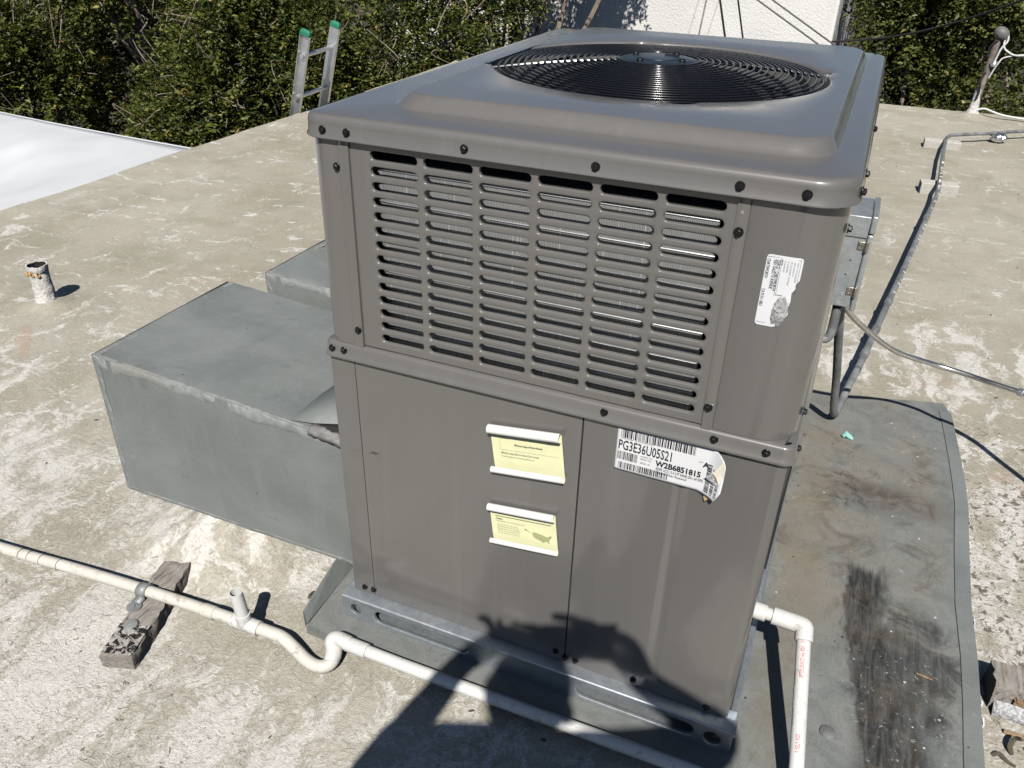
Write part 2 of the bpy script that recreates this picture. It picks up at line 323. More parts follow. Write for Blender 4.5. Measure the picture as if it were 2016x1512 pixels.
# ================================================================== structure
def steps(segs):
    o = []
    for a, b, d in segs: o += list(np.arange(a, b - d*.01, d))
    return o + [segs[-1][1]]
XS = steps([(-3.08, -1.45, .045), (-1.45, 1.95, .0145), (1.95, 3, .1), (3, 7, .4)])
YS = steps([(-6, -1, .4), (-1, -.62, .06), (-.62, 1.95, .0145), (1.95, 6.63, .045)])
b = MB(); nx, ny = len(XS), len(YS)
vs = []
for y in YS:
    for x in XS:
        z = roof_z(x, y)
        if x < -2.98: z += .012 * (1 - (x + 3.08) / .1)
        if y > 6.5: z += .014 * (y - 6.5) / .13
        vs.append((x + (.012 * fbm(y*.9, 2) if x < -3.05 else 0), y + (.01 * fbm(x*.9, 5) if y > 6.6 else 0), z))
fs = [(j*nx+i, j*nx+i+1, (j+1)*nx+i+1, (j+1)*nx+i) for j in range(ny-1) for i in range(nx-1)]
b.add(vs, fs); roof = tag(b.build('roof', M['roof'], smooth=True, ang=180), kind='structure')
b = MB()
edge = [vs[j*nx] for j in range(ny)] + [vs[(ny-1)*nx+i] for i in range(1, nx)]
b.loops([[(p[0], p[1], p[2]) for p in edge], [(p[0] - .004, p[1] + .004, p[2] - .012) for p in edge], [(p[0] - .004, p[1] + .004, -.36) for p in edge], [(p[0] + .3, p[1] - .3, -.36) for p in edge]], closed=False)
b.build('fascia', M['woodpaint'], roof)
b = MB(); b.add([(-600, -600, -3.3), (600, -600, -3.3), (600, 600, -3.3), (-600, 600, -3.3)], [(0, 1, 2, 3)])
tag(b.build('ground', M['ground']), kind='structure')

# sheet metal pan under the unit, reaching out to the right
pan = thing('metal_roof_sheet', 'stained grey sheet metal laid flat on roof under and right of the unit', 'metal sheet', (.6, .7, ZR))
RE = [(1.276, -.10), (1.277, .14), (1.279, .278), (1.281, .417), (1.277, .576), (1.282, .762), (1.290, .982), (1.288, 1.104), (1.281, 1.234), (1.270, 1.406), (1.264, 1.485), (1.247, 1.544), (1.203, 1.536), (1.065, 1.495), (.876, 1.458)]
def outl(z, dx=0): return [(-.078, -.092, z), (.4, -.088, z), (.8, -.088, z), (.98, -.10, z)] + [(x + dx + .004 * fbm(y*14, 3), y, z) for x, y in RE] + [(.3, 1.45, z), (-.085, 1.44, z), (-.088, .6, z), (-.086, .1, z)]
b = MB(); top = outl(ZS); b.loops([outl(ZR - .012), outl(ZS - .0015), [(x*.9995, y, z) for x, y, z in top]], cap1=True); b.build('sheet', M['sheet'], pan)
b = MB(); ring = []
for (x, y) in RE[:11]:
    ring.append((x, y))
b.loops([[(x - .034 + .003*fbm(y*9, 1), y, ZS + .0005) for x, y in ring], [(x - .033 + .003*fbm(y*9, 1), y, ZS + .003) for x, y in ring], [(x + .001, y, ZS + .0035) for x, y in ring], [(x + .004 + .004*fbm(y*25, 3), y, ZS - .016) for x, y in ring]], closed=False)
b.build('edge_strip', M['duct'], pan, smooth=True, ang=30)
b = MB()                     # chipped pale rim along the edge strip
for k in range(60):
    y = -.05 + 1.5 * k / 60 + random.uniform(-.01, .01)
    x = np.interp(y, [q[1] for q in ring], [q[0] for q in ring]) + .0045
    if random.random() < .35: b.box((x, y, ZS - .014), (x + random.uniform(.001, .004), y + random.uniform(.004, .022), ZS - random.uniform(.001, .009)), rot=Matrix.Rotation(random.uniform(-.2, .2), 3, 'Z'))
tag(b.build('chipped_rim', M['paper'], pan), kind='stuff')
b = MB()                     # turned-up lip at the left of the pan
b.loops([[(-.080, -.085, ZS + .001), (-.084, .06, ZS + .001), (-.086, .16, ZS + .001)], [(-.094, -.075, ZS + .022), (-.104, .06, ZS + .045), (-.106, .16, ZS + .05)], [(-.097, -.074, ZS + .022), (-.107, .06, ZS + .045), (-.109, .16, ZS + .05)], [(-.087, -.085, ZS - .012), (-.091, .06, ZS - .012), (-.093, .16, ZS - .012)]], closed=False)
b.build('lip', M['duct'], pan)

# ================================================================== the packaged air conditioner
W, D = .816, 1.160; XL = -.008
AC = thing('air_conditioner', 'large taupe metal rooftop air conditioner with slotted grille and fan on top', 'air conditioner', (W/2, D/2, ZS))
def wallprof(pts, z0, z1, t=.0016):
    """thin wall extruded in z from an x,y polyline; thickness goes inwards (left of travel direction)"""
    P = [Vector((p[0], p[1], 0)) for p in pts]; I = []
    for i, p in enumerate(P):
        a = P[max(i-1, 0)]; c = P[min(i+1, len(P)-1)]; d = (c - a).normalized(); I.append(p + Vector((-d.y, d.x, 0)) * t)
    m = MB()
    m.loops([[(p.x, p.y, z0) for p in P], [(p.x, p.y, z1) for p in P], [(p.x, p.y, z1) for p in I], [(p.x, p.y, z0) for p in I], [(p.x, p.y, z0) for p in P]], closed=False)
    for e in (0, len(P)-1): m.add([(P[e].x, P[e].y, z0), (P[e].x, P[e].y, z1), (I[e].x, I[e].y, z1), (I[e].x, I[e].y, z0)], [(0, 1, 2, 3)])
    return m
def arc(cx, cy, r, a0, a1, n=8): return [(cx + r*math.cos(math.radians(a0+(a1-a0)*k/n)), cy + r*math.sin(math.radians(a0+(a1-a0)*k/n))) for k in range(n+1)]
# lower cabinet
wallprof([(XL, D-.02), (XL, .05)] + arc(XL + .005, .005, .005, 180, 270, 5) + [(.045, 0)], 0, .596).build('corner_panel', M['paint'], AC, smooth=True)
wallprof([(.0462, .0004), (.25, .0014), (.4858, .0004)], 0, .596).build('front_panel', M['paint'], AC, smooth=True)
wallprof([(.4885, .0012), (.49, 0), (.645, .0006), (.650, .0012), (.657, .0048), (.664, .0048), (.671, .0012), (.676, .0006), (.799, 0)] + arc(.799, .017, .017, -90, 0, 6) + [(W, .33)], 0, .596).build('access_panel', M['paint'], AC, smooth=True, ang=60)
wallprof([(W, .333), (W, D)], 0, .596).build('side_panel', M['paint'], AC)
wallprof([(W, D), (0, D)], 0, .98).build('rear_panel', M['paint'], AC)
b = MB(); b.box((.01, .01, -.0), (W-.01, D-.01, .004)); b.build('base_pan', M['galv'], AC)
b = MB(); b.box((.470, .003, .01), (.505, .02, .58)); b.build('inner_post', M['dark'], AC)
# middle band
b = MB()
def pl(o, r, z): return rrect(XL - o, -o, W + o, D + o, (r + o, r + o, max(.002, r*.6 + o), r + o), z, 8)
b.loops([pl(.004, .014, .592), pl(.0092, .014, .5925), pl(.0098, .014, .5945), pl(.0088, .014, .598), pl(.0062, .014, .601), pl(.0052, .014, .612), pl(.0042, .014, .618), pl(.0018, .014, .6215), pl(-.004, .014, .623), pl(-.07, .002, .6235)])
b.build('middle_band', M['paint'], AC, smooth=True, ang=50)
# upper corner posts
wallprof([(XL, D-.01), (XL, .05)] + arc(XL + .032, .032, .032, 180, 270, 10) + [(.0495, 0), (.0505, .0012), (.0515, 0), (.070, -.0004)], .6235, .998).build('corner_post', M['paint'], AC, smooth=True, ang=60)
wallprof([(.676, -.0004), (.692, 0), (.693, .0016), (.6945, 0), (.756, 0)] + arc(.756, .060, .060, -90, 0, 12) + [(W, D-.01)], .6235, .998).build('corner_post', M['paint'], AC, smooth=True, ang=60)
b = MB(); b.box((.0515, -.0022, .606), (.0695, -.0006, .98)); b.build('cover_strip', M['paint'], AC, bevel=.0006)
b = MB(); b.box((.677, -.0024, .600), (.6905, -.0006, .668)); b.build('cover_tab', M['paint'], AC, bevel=.0006)
# slotted grille panel
def slotted(x0, x1, z0, z1, cells, y, lip=.006, lipout=.0016, mats=None, name='panel'):
    """cells: (cx0,cx1,cz0,cz1, slot centre x,z, half length, radius); rest is filled with strips"""
    m = MB()
    for (a, c, d, e, sx, sz, hl, r) in cells:
        pts = []
        for k in range(11):
            t = -PI/2 + PI*k/10; pts.append((hl - r + r*math.cos(t), r*math.sin(t)))
        for k in range(11):
            t = PI/2 + PI*k/10; pts.append((-hl + r + r*math.cos(t), r*math.sin(t)))
        A = sorted(set([round(math.atan2(q, p), 6) for p, q in pts] + [round(math.atan2(q - sz, p - sx), 6) for p, q in ((a, d), (c, d), (a, e), (c, e))]))
        def sl(th, rr):
            cx, sn = math.cos(th), math.sin(th); h = hl - r + 1e-9
            if abs(sn) > 1e-9:
                t = rr/abs(sn)
                if abs(t*cx) <= h: return (t*cx, t*sn)
            s = math.copysign(h, cx); bb = -s*cx; cc = s*s - rr*rr; t = -bb + math.sqrt(max(0, bb*bb - cc)); return (t*cx, t*sn)
        def rc(th):
            cx, sn = math.cos(th), math.sin(th); T = []
            if cx > 1e-9: T.append((c-sx)/cx)
            if cx < -1e-9: T.append((a-sx)/cx)
            if sn > 1e-9: T.append((e-sz)/sn)
            if sn < -1e-9: T.append((d-sz)/sn)
            t = min(T); return (t*cx, t*sn)
        L = [[(sx+p, y, sz+q) for p, q in map(rc, A)]]
        for rr, dy in ((r+lipout, 0), (r+lipout*.45, .0004), (r, .0016), (r-.0002, lip)): L.append([(sx+p, y+dy, sz+q) for p, q in (sl(t, rr) for t in A)])
        m.loops(L)
    X0, X1 = min(q[0] for q in cells), max(q[1] for q in cells); Z0, Z1 = min(q[2] for q in cells), max(q[3] for q in cells)
    for (p, q, r_, s_) in ((x0, X0, z0, z1), (X1, x1, z0, z1), (X0, X1, z0, Z0), (X0, X1, Z1, z1)):
        if q - p > 1e-6 and s_ - r_ > 1e-6: m.add([(p, y, r_), (q, y, r_), (q, y, s_), (p, y, s_)], [(0, 1, 2, 3)])
    return m
cells = []; px, pz = .0943, .02473
for i in range(6):
    for j in range(14):
        cx = .1483 + i*px; cz = .9696 - j*pz; cells.append((cx-px/2, cx+px/2, cz-pz/2, cz+pz/2, cx, cz, .0418, .0074))
slotted(.060, .684, .6262, .995, cells, .0022).build('grille_panel', M['paint'], AC, smooth=True, ang=50)
# coil and dark inside
def coilprof(off): return [(.035+off, .5), (.035+off, .115)] + arc(.115, .115, .08-off, 180, 270, 8) + [(.40, .035+off), (.652, .035+off)]
b = MB(); P0, P1 = coilprof(0), coilprof(.04)
b.loops([[(x, y, .615) for x, y in P0], [(x, y, .955) for x, y in P0], [(x, y, .955) for x, y in P1], [(x, y, .615) for x, y in P1]], closed=False)
b.add([(.652, .035, .615), (.652, .035, .955), (.652, .075, .955), (.652, .075, .615)], [(0, 1, 2, 3)])
coil = b.build('coil', M['coil'], AC, smooth=True, ang=60)
b = MB(); z = .622
while z < .955:
    b.tube([(x, y - .0002 if y < .2 else y, z) for x, y in coilprof(-.0006)], .0011, 5); z += .0176
b.build('coil_tubes', M['alu'], coil, smooth=True)
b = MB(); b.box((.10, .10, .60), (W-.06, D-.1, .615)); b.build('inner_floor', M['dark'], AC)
b = MB(); b.add([(.66, .03, .61), (.66, .3, .61), (.66, .3, .99), (.66, .03, .99)], [(0, 1, 2, 3)]); b.add([(.1, .3, .61), (.66, .3, .61), (.66, .3, .99), (.1, .3, .99)], [(0, 1, 2, 3)]); b.build('light_blocker', M['dark'], AC)  # dark sheets added behind the coil to block light inside the cabinet
# top cap with raised field and fan opening
FC = (.416, .556); FR = .318; ROD = math.radians(21)
def capl(o, z, r=.052, n=16): return rrect(XL - o, -o, W + o, D + o, (max(.004, r + o), max(.004, r*.6 + o), max(.004, r*.55 + o), max(.004, r + o)), z, n)
def emb(t, z, r): return rrect(.080 + .034*t, .078 + .031*t, .784 - .017*t, 1.085 - .034*t, r, z, 16)
def near_loop(loop, f):
    out = []
    for p in loop:
        a = math.atan2(p[1] - FC[1], p[0] - FC[0]); out.append(f(a))
    return out
def holeR(a):
    d = min(abs(((a - ROD - k*PI/2 + PI) % (2*PI)) - PI) for k in range(4)); return FR + .017 * max(0, 1 - (d/.085)**2) ** .7 if d < .085 else FR
b = MB()
last = emb(1, 1.0475, .050)
def densify(l, k=2):
    o = []
    for i in range(len(l)):
        p, q = l[i], l[(i+1) % len(l)]; L = math.dist(p[:2], q[:2]); m = max(1, int(L / .025)); o += [tuple(p[c] + (q[c]-p[c])*t/m for c in range(3)) for t in range(m)]
    return o
CL = [capl(.0035, .990), capl(.0085, .9885), capl(.0102, .990), capl(.0098, .9925), capl(.0072, .996), capl(.0066, 1.012), capl(.0054, 1.0185), capl(.0022, 1.0228), capl(-.003, 1.0246), capl(-.012, 1.0252), emb(-.06, 1.0252, .072), emb(.06, 1.0256, .071), emb(.2, 1.0284, .067), emb(.36, 1.0335, .062), emb(.58, 1.0405, .057), emb(.76, 1.0448, .054), emb(.9, 1.0469, .052), last]
b.loops(CL)
o2 = len(b.v); dl = densify(last)
hole = near_loop(dl, lambda a: (FC[0] + holeR(a)*math.cos(a), FC[1] + holeR(a)*math.sin(a), 1.0475))
mid = [(p[0]*.6 + q[0]*.4, p[1]*.6 + q[1]*.4, 1.0475) for p, q in zip(dl, hole)]
ins = lambda d, z: near_loop(dl, lambda a: (FC[0] + (holeR(a)-d)*math.cos(a), FC[1] + (holeR(a)-d)*math.sin(a), z))
b.loops([dl, mid, ins(-.006, 1.0475), ins(-.002, 1.0466), ins(0, 1.044), ins(.001, 1.036), near_loop(dl, lambda a: (FC[0] + .314*math.cos(a), FC[1] + .314*math.sin(a), 1.02)), near_loop(dl, lambda a: (FC[0] + .314*math.cos(a), FC[1] + .314*math.sin(a), .90))])
cap = b.build('top_cap', M['paint'], AC, smooth=True, ang=55)
# fan grille
def gz(r): return 1.043 + .020 * (1 - (r/.31)**2)
NR = 19
for k in range(NR):
    r = .079 + (.307 - .079) * k / (NR-1); b = MB()
    b.tube([(FC[0] + r*math.cos(t), FC[1] + r*math.sin(t), gz(r)) for t in [2*PI*q/120 for q in range(120)]], .0021, 6, closed=True)
    b.build('grille_ring', M['wire'], AC, smooth=True, ang=180)
for k in range(8):
    a = ROD + k*PI/4; long = k % 2 == 0; b = MB(); r1 = .330 if long else .307
    b.tube([(FC[0] + r*math.cos(a), FC[1] + r*math.sin(a), gz(r) - .0045) for r in np.linspace(.05, r1, 12)], .0027 if long else .0022, 6); b.build('grille_rod', M['wire'], AC, smooth=True)
    if long:
        b = MB(); c = (FC[0] + .326*math.cos(a), FC[1] + .326*math.sin(a), gz(.326) - .004); b.lathe([(.007, -.006), (.007, .003), (.004, .006)], c, n=8); b.build('rod_clip', M['alu'], AC)
b = MB(); b.lathe([(.001, 1.0645), (.055, 1.0642), (.071, 1.0625), (.0755, 1.060), (.0755, 1.057)], (FC[0], FC[1], 0), n=40); hub = b.build('hub_plate', M['hub'], AC, smooth=True, ang=60)
b = MB(); b.tube([(FC[0] + .040*math.cos(t), FC[1] + .040*math.sin(t), 1.0645) for t in np.linspace(-2.2, 1.5, 24)], .0018, 5); b.build('raised_mark', M['hub'], hub, smooth=True)
for k in range(4):
    a = ROD + PI/4 + k*PI/2; b = MB(); b.lathe([(.007, 1.063), (.007, 1.0665), (.0055, 1.0685), (.002, 1.0695)], (FC[0] + .056*math.cos(a), FC[1] + .056*math.sin(a), 0), n=12); b.build('hub_bolt', M['black'], hub, smooth=True, ang=60)
# fan, motor, well
b = MB(); b.lathe([(.07, .97), (.07, 1.02), (.05, 1.045), (.02, 1.05)], (FC[0], FC[1], 0), n=28); b.build('fan_motor', M['wire'], AC, smooth=True)
for k in range(3):
    L = []
    for i in range(9):
        r = .06 + .235*i/8; l = []
        for j in range(7):
            t = j/6; a = 2*PI*k/3 + .5 + (t - .3) * (1.25 - .35*i/8) + .12*i/8; l.append((FC[0] + r*math.cos(a), FC[1] + r*math.sin(a), .935 + .065*t*(1 - .3*i/8)))
        L.append(l)
    b = MB(); b.loops(L, closed=False); o = b.build('fan_blade', M['wire'], AC, smooth=True); o.modifiers.new('solid', 'SOLIDIFY').thickness = .002
# base rails
def rail_front():
    y = -.028; z0, z1 = ZS + .001, -.004; xs = [-.022, .040, .300, .512, .772, .830]; zc = (z0+z1)/2 - .001
    cl = [(xs[0], xs[1], z0, z1, .010, zc, .0135, .01349), (xs[1], xs[2], z0, z1, .171, zc, .114, .0165), (xs[3], xs[4], z0, z1, .6425, zc, .118, .0165), (xs[4], xs[5], z0, z1, .796, zc - .001, .0165, .01649)]
    m = slotted(-.022, .830, z0, z1, cl[:2], y, .007, .003); 
    m.v = []; m.f = []; m.mi = []
    for q in cl:
        t = slotted(q[0], q[1], z0, z1, [q], y, .007, .003); m.add(t.v, t.f)
    m.add([(xs[2], y, z0), (xs[3], y, z0), (xs[3], y, z1), (xs[2], y, z1)], [(0, 1, 2, 3)])
    m.loops([[(-.022, y, z1), (.830, y, z1)], [(-.022, y + .0012, z1 + .0022), (.830, y + .0012, z1 + .0022)], [(-.022, y + .003, z1 + .003), (.830, y + .003, z1 + .003)], [(-.022, .012, z1 + .003), (.830, .012, z1 + .003)], [(-.022, .012, z1 + .016), (.830, .012, z1 + .016)]], closed=False)
    m.loops([[(-.022, y, z0), (.830, y, z0)], [(-.022, .012, z0), (.830, .012, z0)]], closed=False)
    m.add([(-.022, y, z0), (-.022, .012, z0), (-.022, .012, z1), (-.022, y, z1)], [(0, 1, 2, 3)])
    return m
rail_front().build('base_rail', M['galv'], AC, smooth=True, ang=40)
for x0, x1 in ((W + .001, .8302), (-.0222, XL - .001)):
    b = MB(); b.box((x0, -.024, ZS + .001), (x1, D + .02, -.0025)); b.build('base_rail', M['galv'], AC, bevel=.003)
b = MB(); b.box((.829, -.029, -.010), (.835, .004, -.0012)); b.box((.828, -.0288, -.05), (.8312, -.0255, -.004)); b.build('rail_corner_tab', M['galv'], AC, bevel=.001)
b = MB(); b.box((-.012, .055, ZS + .001), (.828, .057, -.01)); b.build('inner_rail_plate', M['galv'], AC)
b = MB(); b.box((W - .0005, .012, .37), (W + .0032, .016, .58), rot=Matrix.Rotation(.01, 3, 'Y')); b.build('panel_edge_gap', M['dark'], AC)
# screws
b = MB(); b.lathe([(.0068, 0), (.0068, -.0012), (.0062, -.0018)], (0, 0, 0), 'y', 16); b.lathe([(.0046, -.0016), (.0046, -.0052), (.0036, -.0060)], (0, 0, 0), 'y', 6); b.box((-.0032, -.0066, -.0005), (.0032, -.0059, .0005))
SCR = b.build('screw', M['black'], AC); smesh = SCR.data; SCR.location = Vector((.0290, -.0066, 1.0024)) - AC.location
for x, y, z in [(.073, -.0066, 1.0026), (.2757, -.0066, 1.0026), (.478, -.0066, 1.003), (.6755, -.0066, 1.0035), (.760, -.0066, 1.004), (.046, -.001, .945), (.0615, -.0022, .656), (.004, -.0052, .609), (.029, -.0052, .6095), (.5225, -.0052, .6105), (.700, -.0052, .609), (.779, -.0052, .607), (.683, -.001, .940), (.683, -.0024, .661),
                (.0215, -.0006, .0155), (.044, -.0006, .0165), (.468, -.0004, .022), (.4885, -.0012, .0135), (.510, -.0004, .0145), (.629, -.0004, .0145), (.773, -.0004, .012)]:
    o = inst('screw', smesh, (x, y, z), AC, (0, random.uniform(0, 1), 0))
for y in (.04, .13, .42, .72, 1.0):
    inst('screw', smesh, (W + .0066, y, 1.004), AC, (0, random.uniform(0, 1), PI/2))
for y, z in ((.03, .606), (.32, .56), (.32, .30), (.05, .66), (.05, .95)): inst('screw', smesh, (W + (.0045 if z > .6 and z < .62 else .0005), y, z), AC, (0, 0, PI/2))
b = MB(); b.lathe([(.0026, -.0004), (.0026, .0002)], (.6835, -.0005, .967), 'y', 12); b.build('empty_screw_hole', M['alu'], AC)
b = MB(); b.lathe([(.004, 1.0247), (.004, 1.0256)], (W - .02, D - .03, 0), n=12); b.build('cap_hole', M['dark'], AC)
# scuffs on the paint
def scuff(pts, wd, y, name='scuff', mat='scuffm'):
    m = MB()
    for (x, z, l, a, t) in pts: m.box((x, y - .00025, z), (x + l, y, z + t*.55), rot=Matrix.Rotation(a, 3, 'Y'))
    return tag(m.build(name, M[mat], AC), kind='stuff')
R_ = random.Random(3); M['scuffm'] = flat('grey_scuff', (.055, .053, .05), .6)
scuff([(.064 + R_.uniform(0, .012), .392 - R_.uniform(0, .004), R_.uniform(.002, .008), -.35 + R_.uniform(-.2, .2), R_.uniform(.0004, .0011)) for _ in range(14)] + [(.012 + R_.uniform(0, .035), .37 + R_.uniform(0, .03), R_.uniform(.001, .004), R_.uniform(-1, 1), R_.uniform(.0004, .001)) for _ in range(26)] + [(.05 + R_.uniform(0, .05), .37 + R_.uniform(0, .03), R_.uniform(.001, .003), R_.uniform(-1, 1), R_.uniform(.0003, .0007)) for _ in range(16)], 0, 0.0)
scuff([(.468 + R_.uniform(0, .014), .322 + R_.uniform(-.004, .003), R_.uniform(.002, .007), R_.uniform(0, .3), R_.uniform(.0003, .0006)) for _ in range(10)], 0, .0, mat='inkl')
# ------------------------------------------------------------------ print helpers
def put_text(m, s, O, X, Y, size, sx=1.0, bold=0, align='LEFT', warp=None, mi=0):
    c = bpy.data.curves.new('t', 'FONT'); c.body = s; c.size = size; c.align_x = align; c.resolution_u = 2; c.offset = bold
    o = bpy.data.objects.new('t', c); me = bpy.data.meshes.new_from_object(o)
    vs = [Vector(O) + Vector(X)*v.co.x*sx + Vector(Y)*v.co.y for v in me.vertices]
    if warp: vs = [warp(p) for p in vs]
    m.add(vs, [tuple(p.vertices) for p in me.polygons], mi)
    bpy.data.objects.remove(o); bpy.data.curves.remove(c); bpy.data.meshes.remove(me)
def put_rect(m, O, X, Y, x0, y0, x1, y1, warp=None, mi=0):
    vs = [Vector(O) + Vector(X)*a + Vector(Y)*c for a, c in ((x0, y0), (x1, y0), (x1, y1), (x0, y1))]
    if warp: vs = [warp(p) for p in vs]
    m.add(vs, [(0, 1, 2, 3)], mi)
def barcode(m, O, X, Y, x0, y0, x1, y1, seed, u=.0006, warp=None):
    r = random.Random(seed); x = x0
    while x < x1:
        wd = u * r.choice((1, 1, 2, 3)); put_rect(m, O, X, Y, x, y0, min(x + wd, x1), y1, warp); x += wd + u * r.choice((1, 1, 2))
# main product label, right end peeled and folded
def peel(p):
    x, y, z = p; t = max(0, x - .700 + .35*max(0, .545 - z)); return Vector((x - 5*t*t*.3, y - 9*t*t - .25*t, z - .5*t*t))
X3, Z3 = Vector((1, 0, 0)), Vector((0, 0, 1))
lx0, lx1, lz0, lz1 = .5475, .7275, .5035, .5905; YL = -.0014
b = MB(); nxx, nzz = 44, 16
def lab_xy(i, j):
    x = lx0 + (lx1-lx0)*i/nxx; z = lz0 + (lz1-lz0)*j/nzz
    cr = .016; dx, dz = x - (lx1 - cr), z - (lz1 - cr)
    return x, z
V2 = []
for j in range(nzz+1):
    for i in range(nxx+1):
        x, z = lab_xy(i, j); lim = lx1 - (.020*((z - (lz1-.022))/.022)**2 if z > lz1 - .022 else 0) - (.010*((lz0+.02-z)/.02) if z < lz0 + .02 else 0); x = min(x, lim); V2.append(peel(Vector((x, YL, z - .002*(x - lx0)/.18))))
b.add(V2, [(j*(nxx+1)+i, j*(nxx+1)+i+1, (j+1)*(nxx+1)+i+1, (j+1)*(nxx+1)+i) for j in range(nzz) for i in range(nxx)])
LB = b.build('product_label', M['paper'], AC, smooth=True, ang=180); LB['label'] = 'white barcode label with peeling curled right corner'
LB.modifiers.new('s', 'SOLIDIFY').thickness = .0003
b = MB(); O = Vector((lx0, YL - .0007, lz0)); k1 = Vector((1, 0, -.011))
barcode(b, O, k1, Z3, .006, .066, .128, .083, 1, .00085, peel); barcode(b, O, k1, Z3, .003, .0225, .037, .0385, 2, .0006, peel); barcode(b, O, k1, Z3, .006, .005, .090, .0175, 3, .00075, peel)
put_text(b, 'PG3E36U05S21', O + Vector((.003, 0, .0425)), k1, Z3, .0265, .54, .0004, warp=peel)
put_text(b, 'W2B6851815', O + Vector((.068, 0, .0265)), k1, Z3, .0150, .88, .0006, warp=peel)
put_text(b, 'RESPK AC/U 13.4 3.0T R454B 230-1-60 050K', O + Vector((.069, 0, .0185)), k1, Z3, .0080, .52, .0001, warp=peel)
put_text(b, 'External Filter Required', O + Vector((.069, 0, .0125)), k1, Z3, .0058, .92, .0001, warp=peel)
put_text(b, 'MODEL NO', O + Vector((.042, 0, .036)), k1, Z3, .0042, .9, warp=peel); put_text(b, 'SERIAL NO', O + Vector((.042, 0, .031)), k1, Z3, .0042, .9, warp=peel); put_text(b, '208/230-1-60', O + Vector((.042, 0, .023)), k1, Z3, .005, .6, warp=peel)
put_text(b, 'A', O + Vector((.143, 0, .0475)), k1, Z3, .0135, 1.0, .0006, warp=peel); put_text(b, 'LET', O + Vector((.136, 0, .054)), k1, Z3, .004, 1, warp=peel)
put_text(b, 'MODEL NUMBER', O + Vector((.006, 0, .0632)), k1, Z3, .0028, 1, warp=peel); put_text(b, 'SEE UNIT RATING PLATE', O + Vector((.03, 0, .0632)), k1, Z3, .0028, 1, warp=peel)
for q, (xa, xb) in enumerate(((.150, .158), (.160, .166), (.168, .173))):
    r = random.Random(q); z = .006
    while z < .055 - q*.004:
        h = .0007 * r.choice((1, 2, 2, 3)); put_rect(b, O, k1, Z3, xa, z, xb, z + h, peel); z += h + .0007 * r.choice((1, 1, 2))
b.build('print', M['ink'], LB)
b = MB(); tri = [Vector((.7225, -.012, .5765)), Vector((.7245, -.013, .5215)), Vector((.7075, -.014, .552)), Vector((.714, -.017, .548))]
b.add(tri, [(0, 3, 1), (0, 2, 3)]); b.build('folded_back', M['cream'], LB)
b = MB(); b.add([Vector((.7075, -.014, .552)), Vector((.7245, -.0132, .5215)), Vector((.714, -.0166, .548)), Vector((.697, -.012, .540))], [(0, 2, 1), (0, 1, 3)]); b.build('folded_corner', M['torn'], LB)
b = MB(); b.add([Vector((.699, -.0055, .4985)), Vector((.7105, -.0095, .4988)), Vector((.7020, -.008, .4905))], [(0, 1, 2)]); b.build('torn_backing', M['kraft'], LB)
# torn shipping label on the right corner post
qx0, qx1, qz0, qz1 = .7255, .7730, .8115, .9165
def onpost(p):
    x, y, z = p
    return Vector((x, y + (.060 - math.sqrt(max(0, .06**2 - max(0, x-.756)**2))), z))
EZ = [qz0, qz0+.0015, qz0+.004, .8195, .8235, .828, .834, .843, .853, .866, .872, .878, .885, .895, qz1-.004, qz1-.0012, qz1]; EX = [qx1-.024, qx1-.020, qx1-.016, qx1-.014, qx1-.012, qx1-.009, qx1-.006, qx1-.008, qx1-.006, qx1-.007, qx1-.003, qx1-.004, qx1, qx1, qx1, qx1-.0012, qx1-.004]
LFT = [.004, .001, 0] + [0]*11 + [0, .0012, .004]
b = MB(); b.loops([[onpost((qx0 + l + (xr - qx0 - l)*k/14, -.0006, z)) for k in range(15)] for z, xr, l in zip(EZ, EX, LFT)], closed=False)
SL = b.build('shipping_label', M['paper'], AC); SL['label'] = 'torn white address label with sideways text on right corner'
b = MB(); Xd, Yd = Vector((0, 0, -1)), Vector((1, 0, 0)); O = Vector((qx0, -.0012, qz1))
tx = lambda s, u, v, sz, sx=.62, mi=0: put_text(b, s, O + Xd*u + Yd*v, Xd, Yd, sz, sx, .0, warp=onpost, mi=mi)
tx('CHATSWORTH', .006, .0012, .0065); tx('CA 91311-5853', .050, .0012, .0065); tx('9201 OAZETTE AVENUE', .006, .0098, .0065); tx('USACD - CHATSWORTH', .006, .0145, .0065); tx('SHIP TO:', .005, .0195, .0035)
for k, s in enumerate(('USACD - CITY OF INDUSTRY', '16900 CHESTNUT ST', 'CITY OF INDUSTRY   CA 91748-10', 'Ph: 626-855-8888', 'Fx: 626-855-4330')): tx(s, .006, .0405 - .0042*k, .0030, .75, 1)
for a in ((.003, .0183, .058, .0187), (.003, .0203, .058, .0206), (.003, .0445, .052, .0448), (.056, .0203, .0565, .03), (.003, .0005, .0034, .0445), (.100, .001, .1003, .014)): put_rect(b, O, Xd, Yd, *a, warp=onpost)
tag(b.build('print', [M['ink'], flat('mid_grey_ink', (.42, .42, .44), .6)], SL), kind='stuff')
b = MB(); ring = []
for k in range(26):
    a = 2*PI*k/26; ring.append((.7555 + (.0105 + .003*fbm(math.cos(a)*2, math.sin(a)*2, 5))*math.cos(a) + .0015*math.sin(a), .8365 + (.022 + .005*fbm(math.cos(a)*3, math.sin(a)*3, 9))*math.sin(a)))
b.add([onpost((x, -.0011, z)) for x, z in ring] + [onpost((.7555 + (x-.7555)*.55, -.0040 - .002*fbm(x*500, z*300), .8365 + (z-.8365)*.55)) for x, z in ring] + [onpost((.7555, -.0045, .8365))], [(i, (i+1) % 26, 26 + (i+1) % 26, 26 + i) for i in range(26)] + [(26+i, 26+(i+1) % 26, 52) for i in range(26)])
b.build('torn_fibre', M['torn'], SL, smooth=True, ang=180)
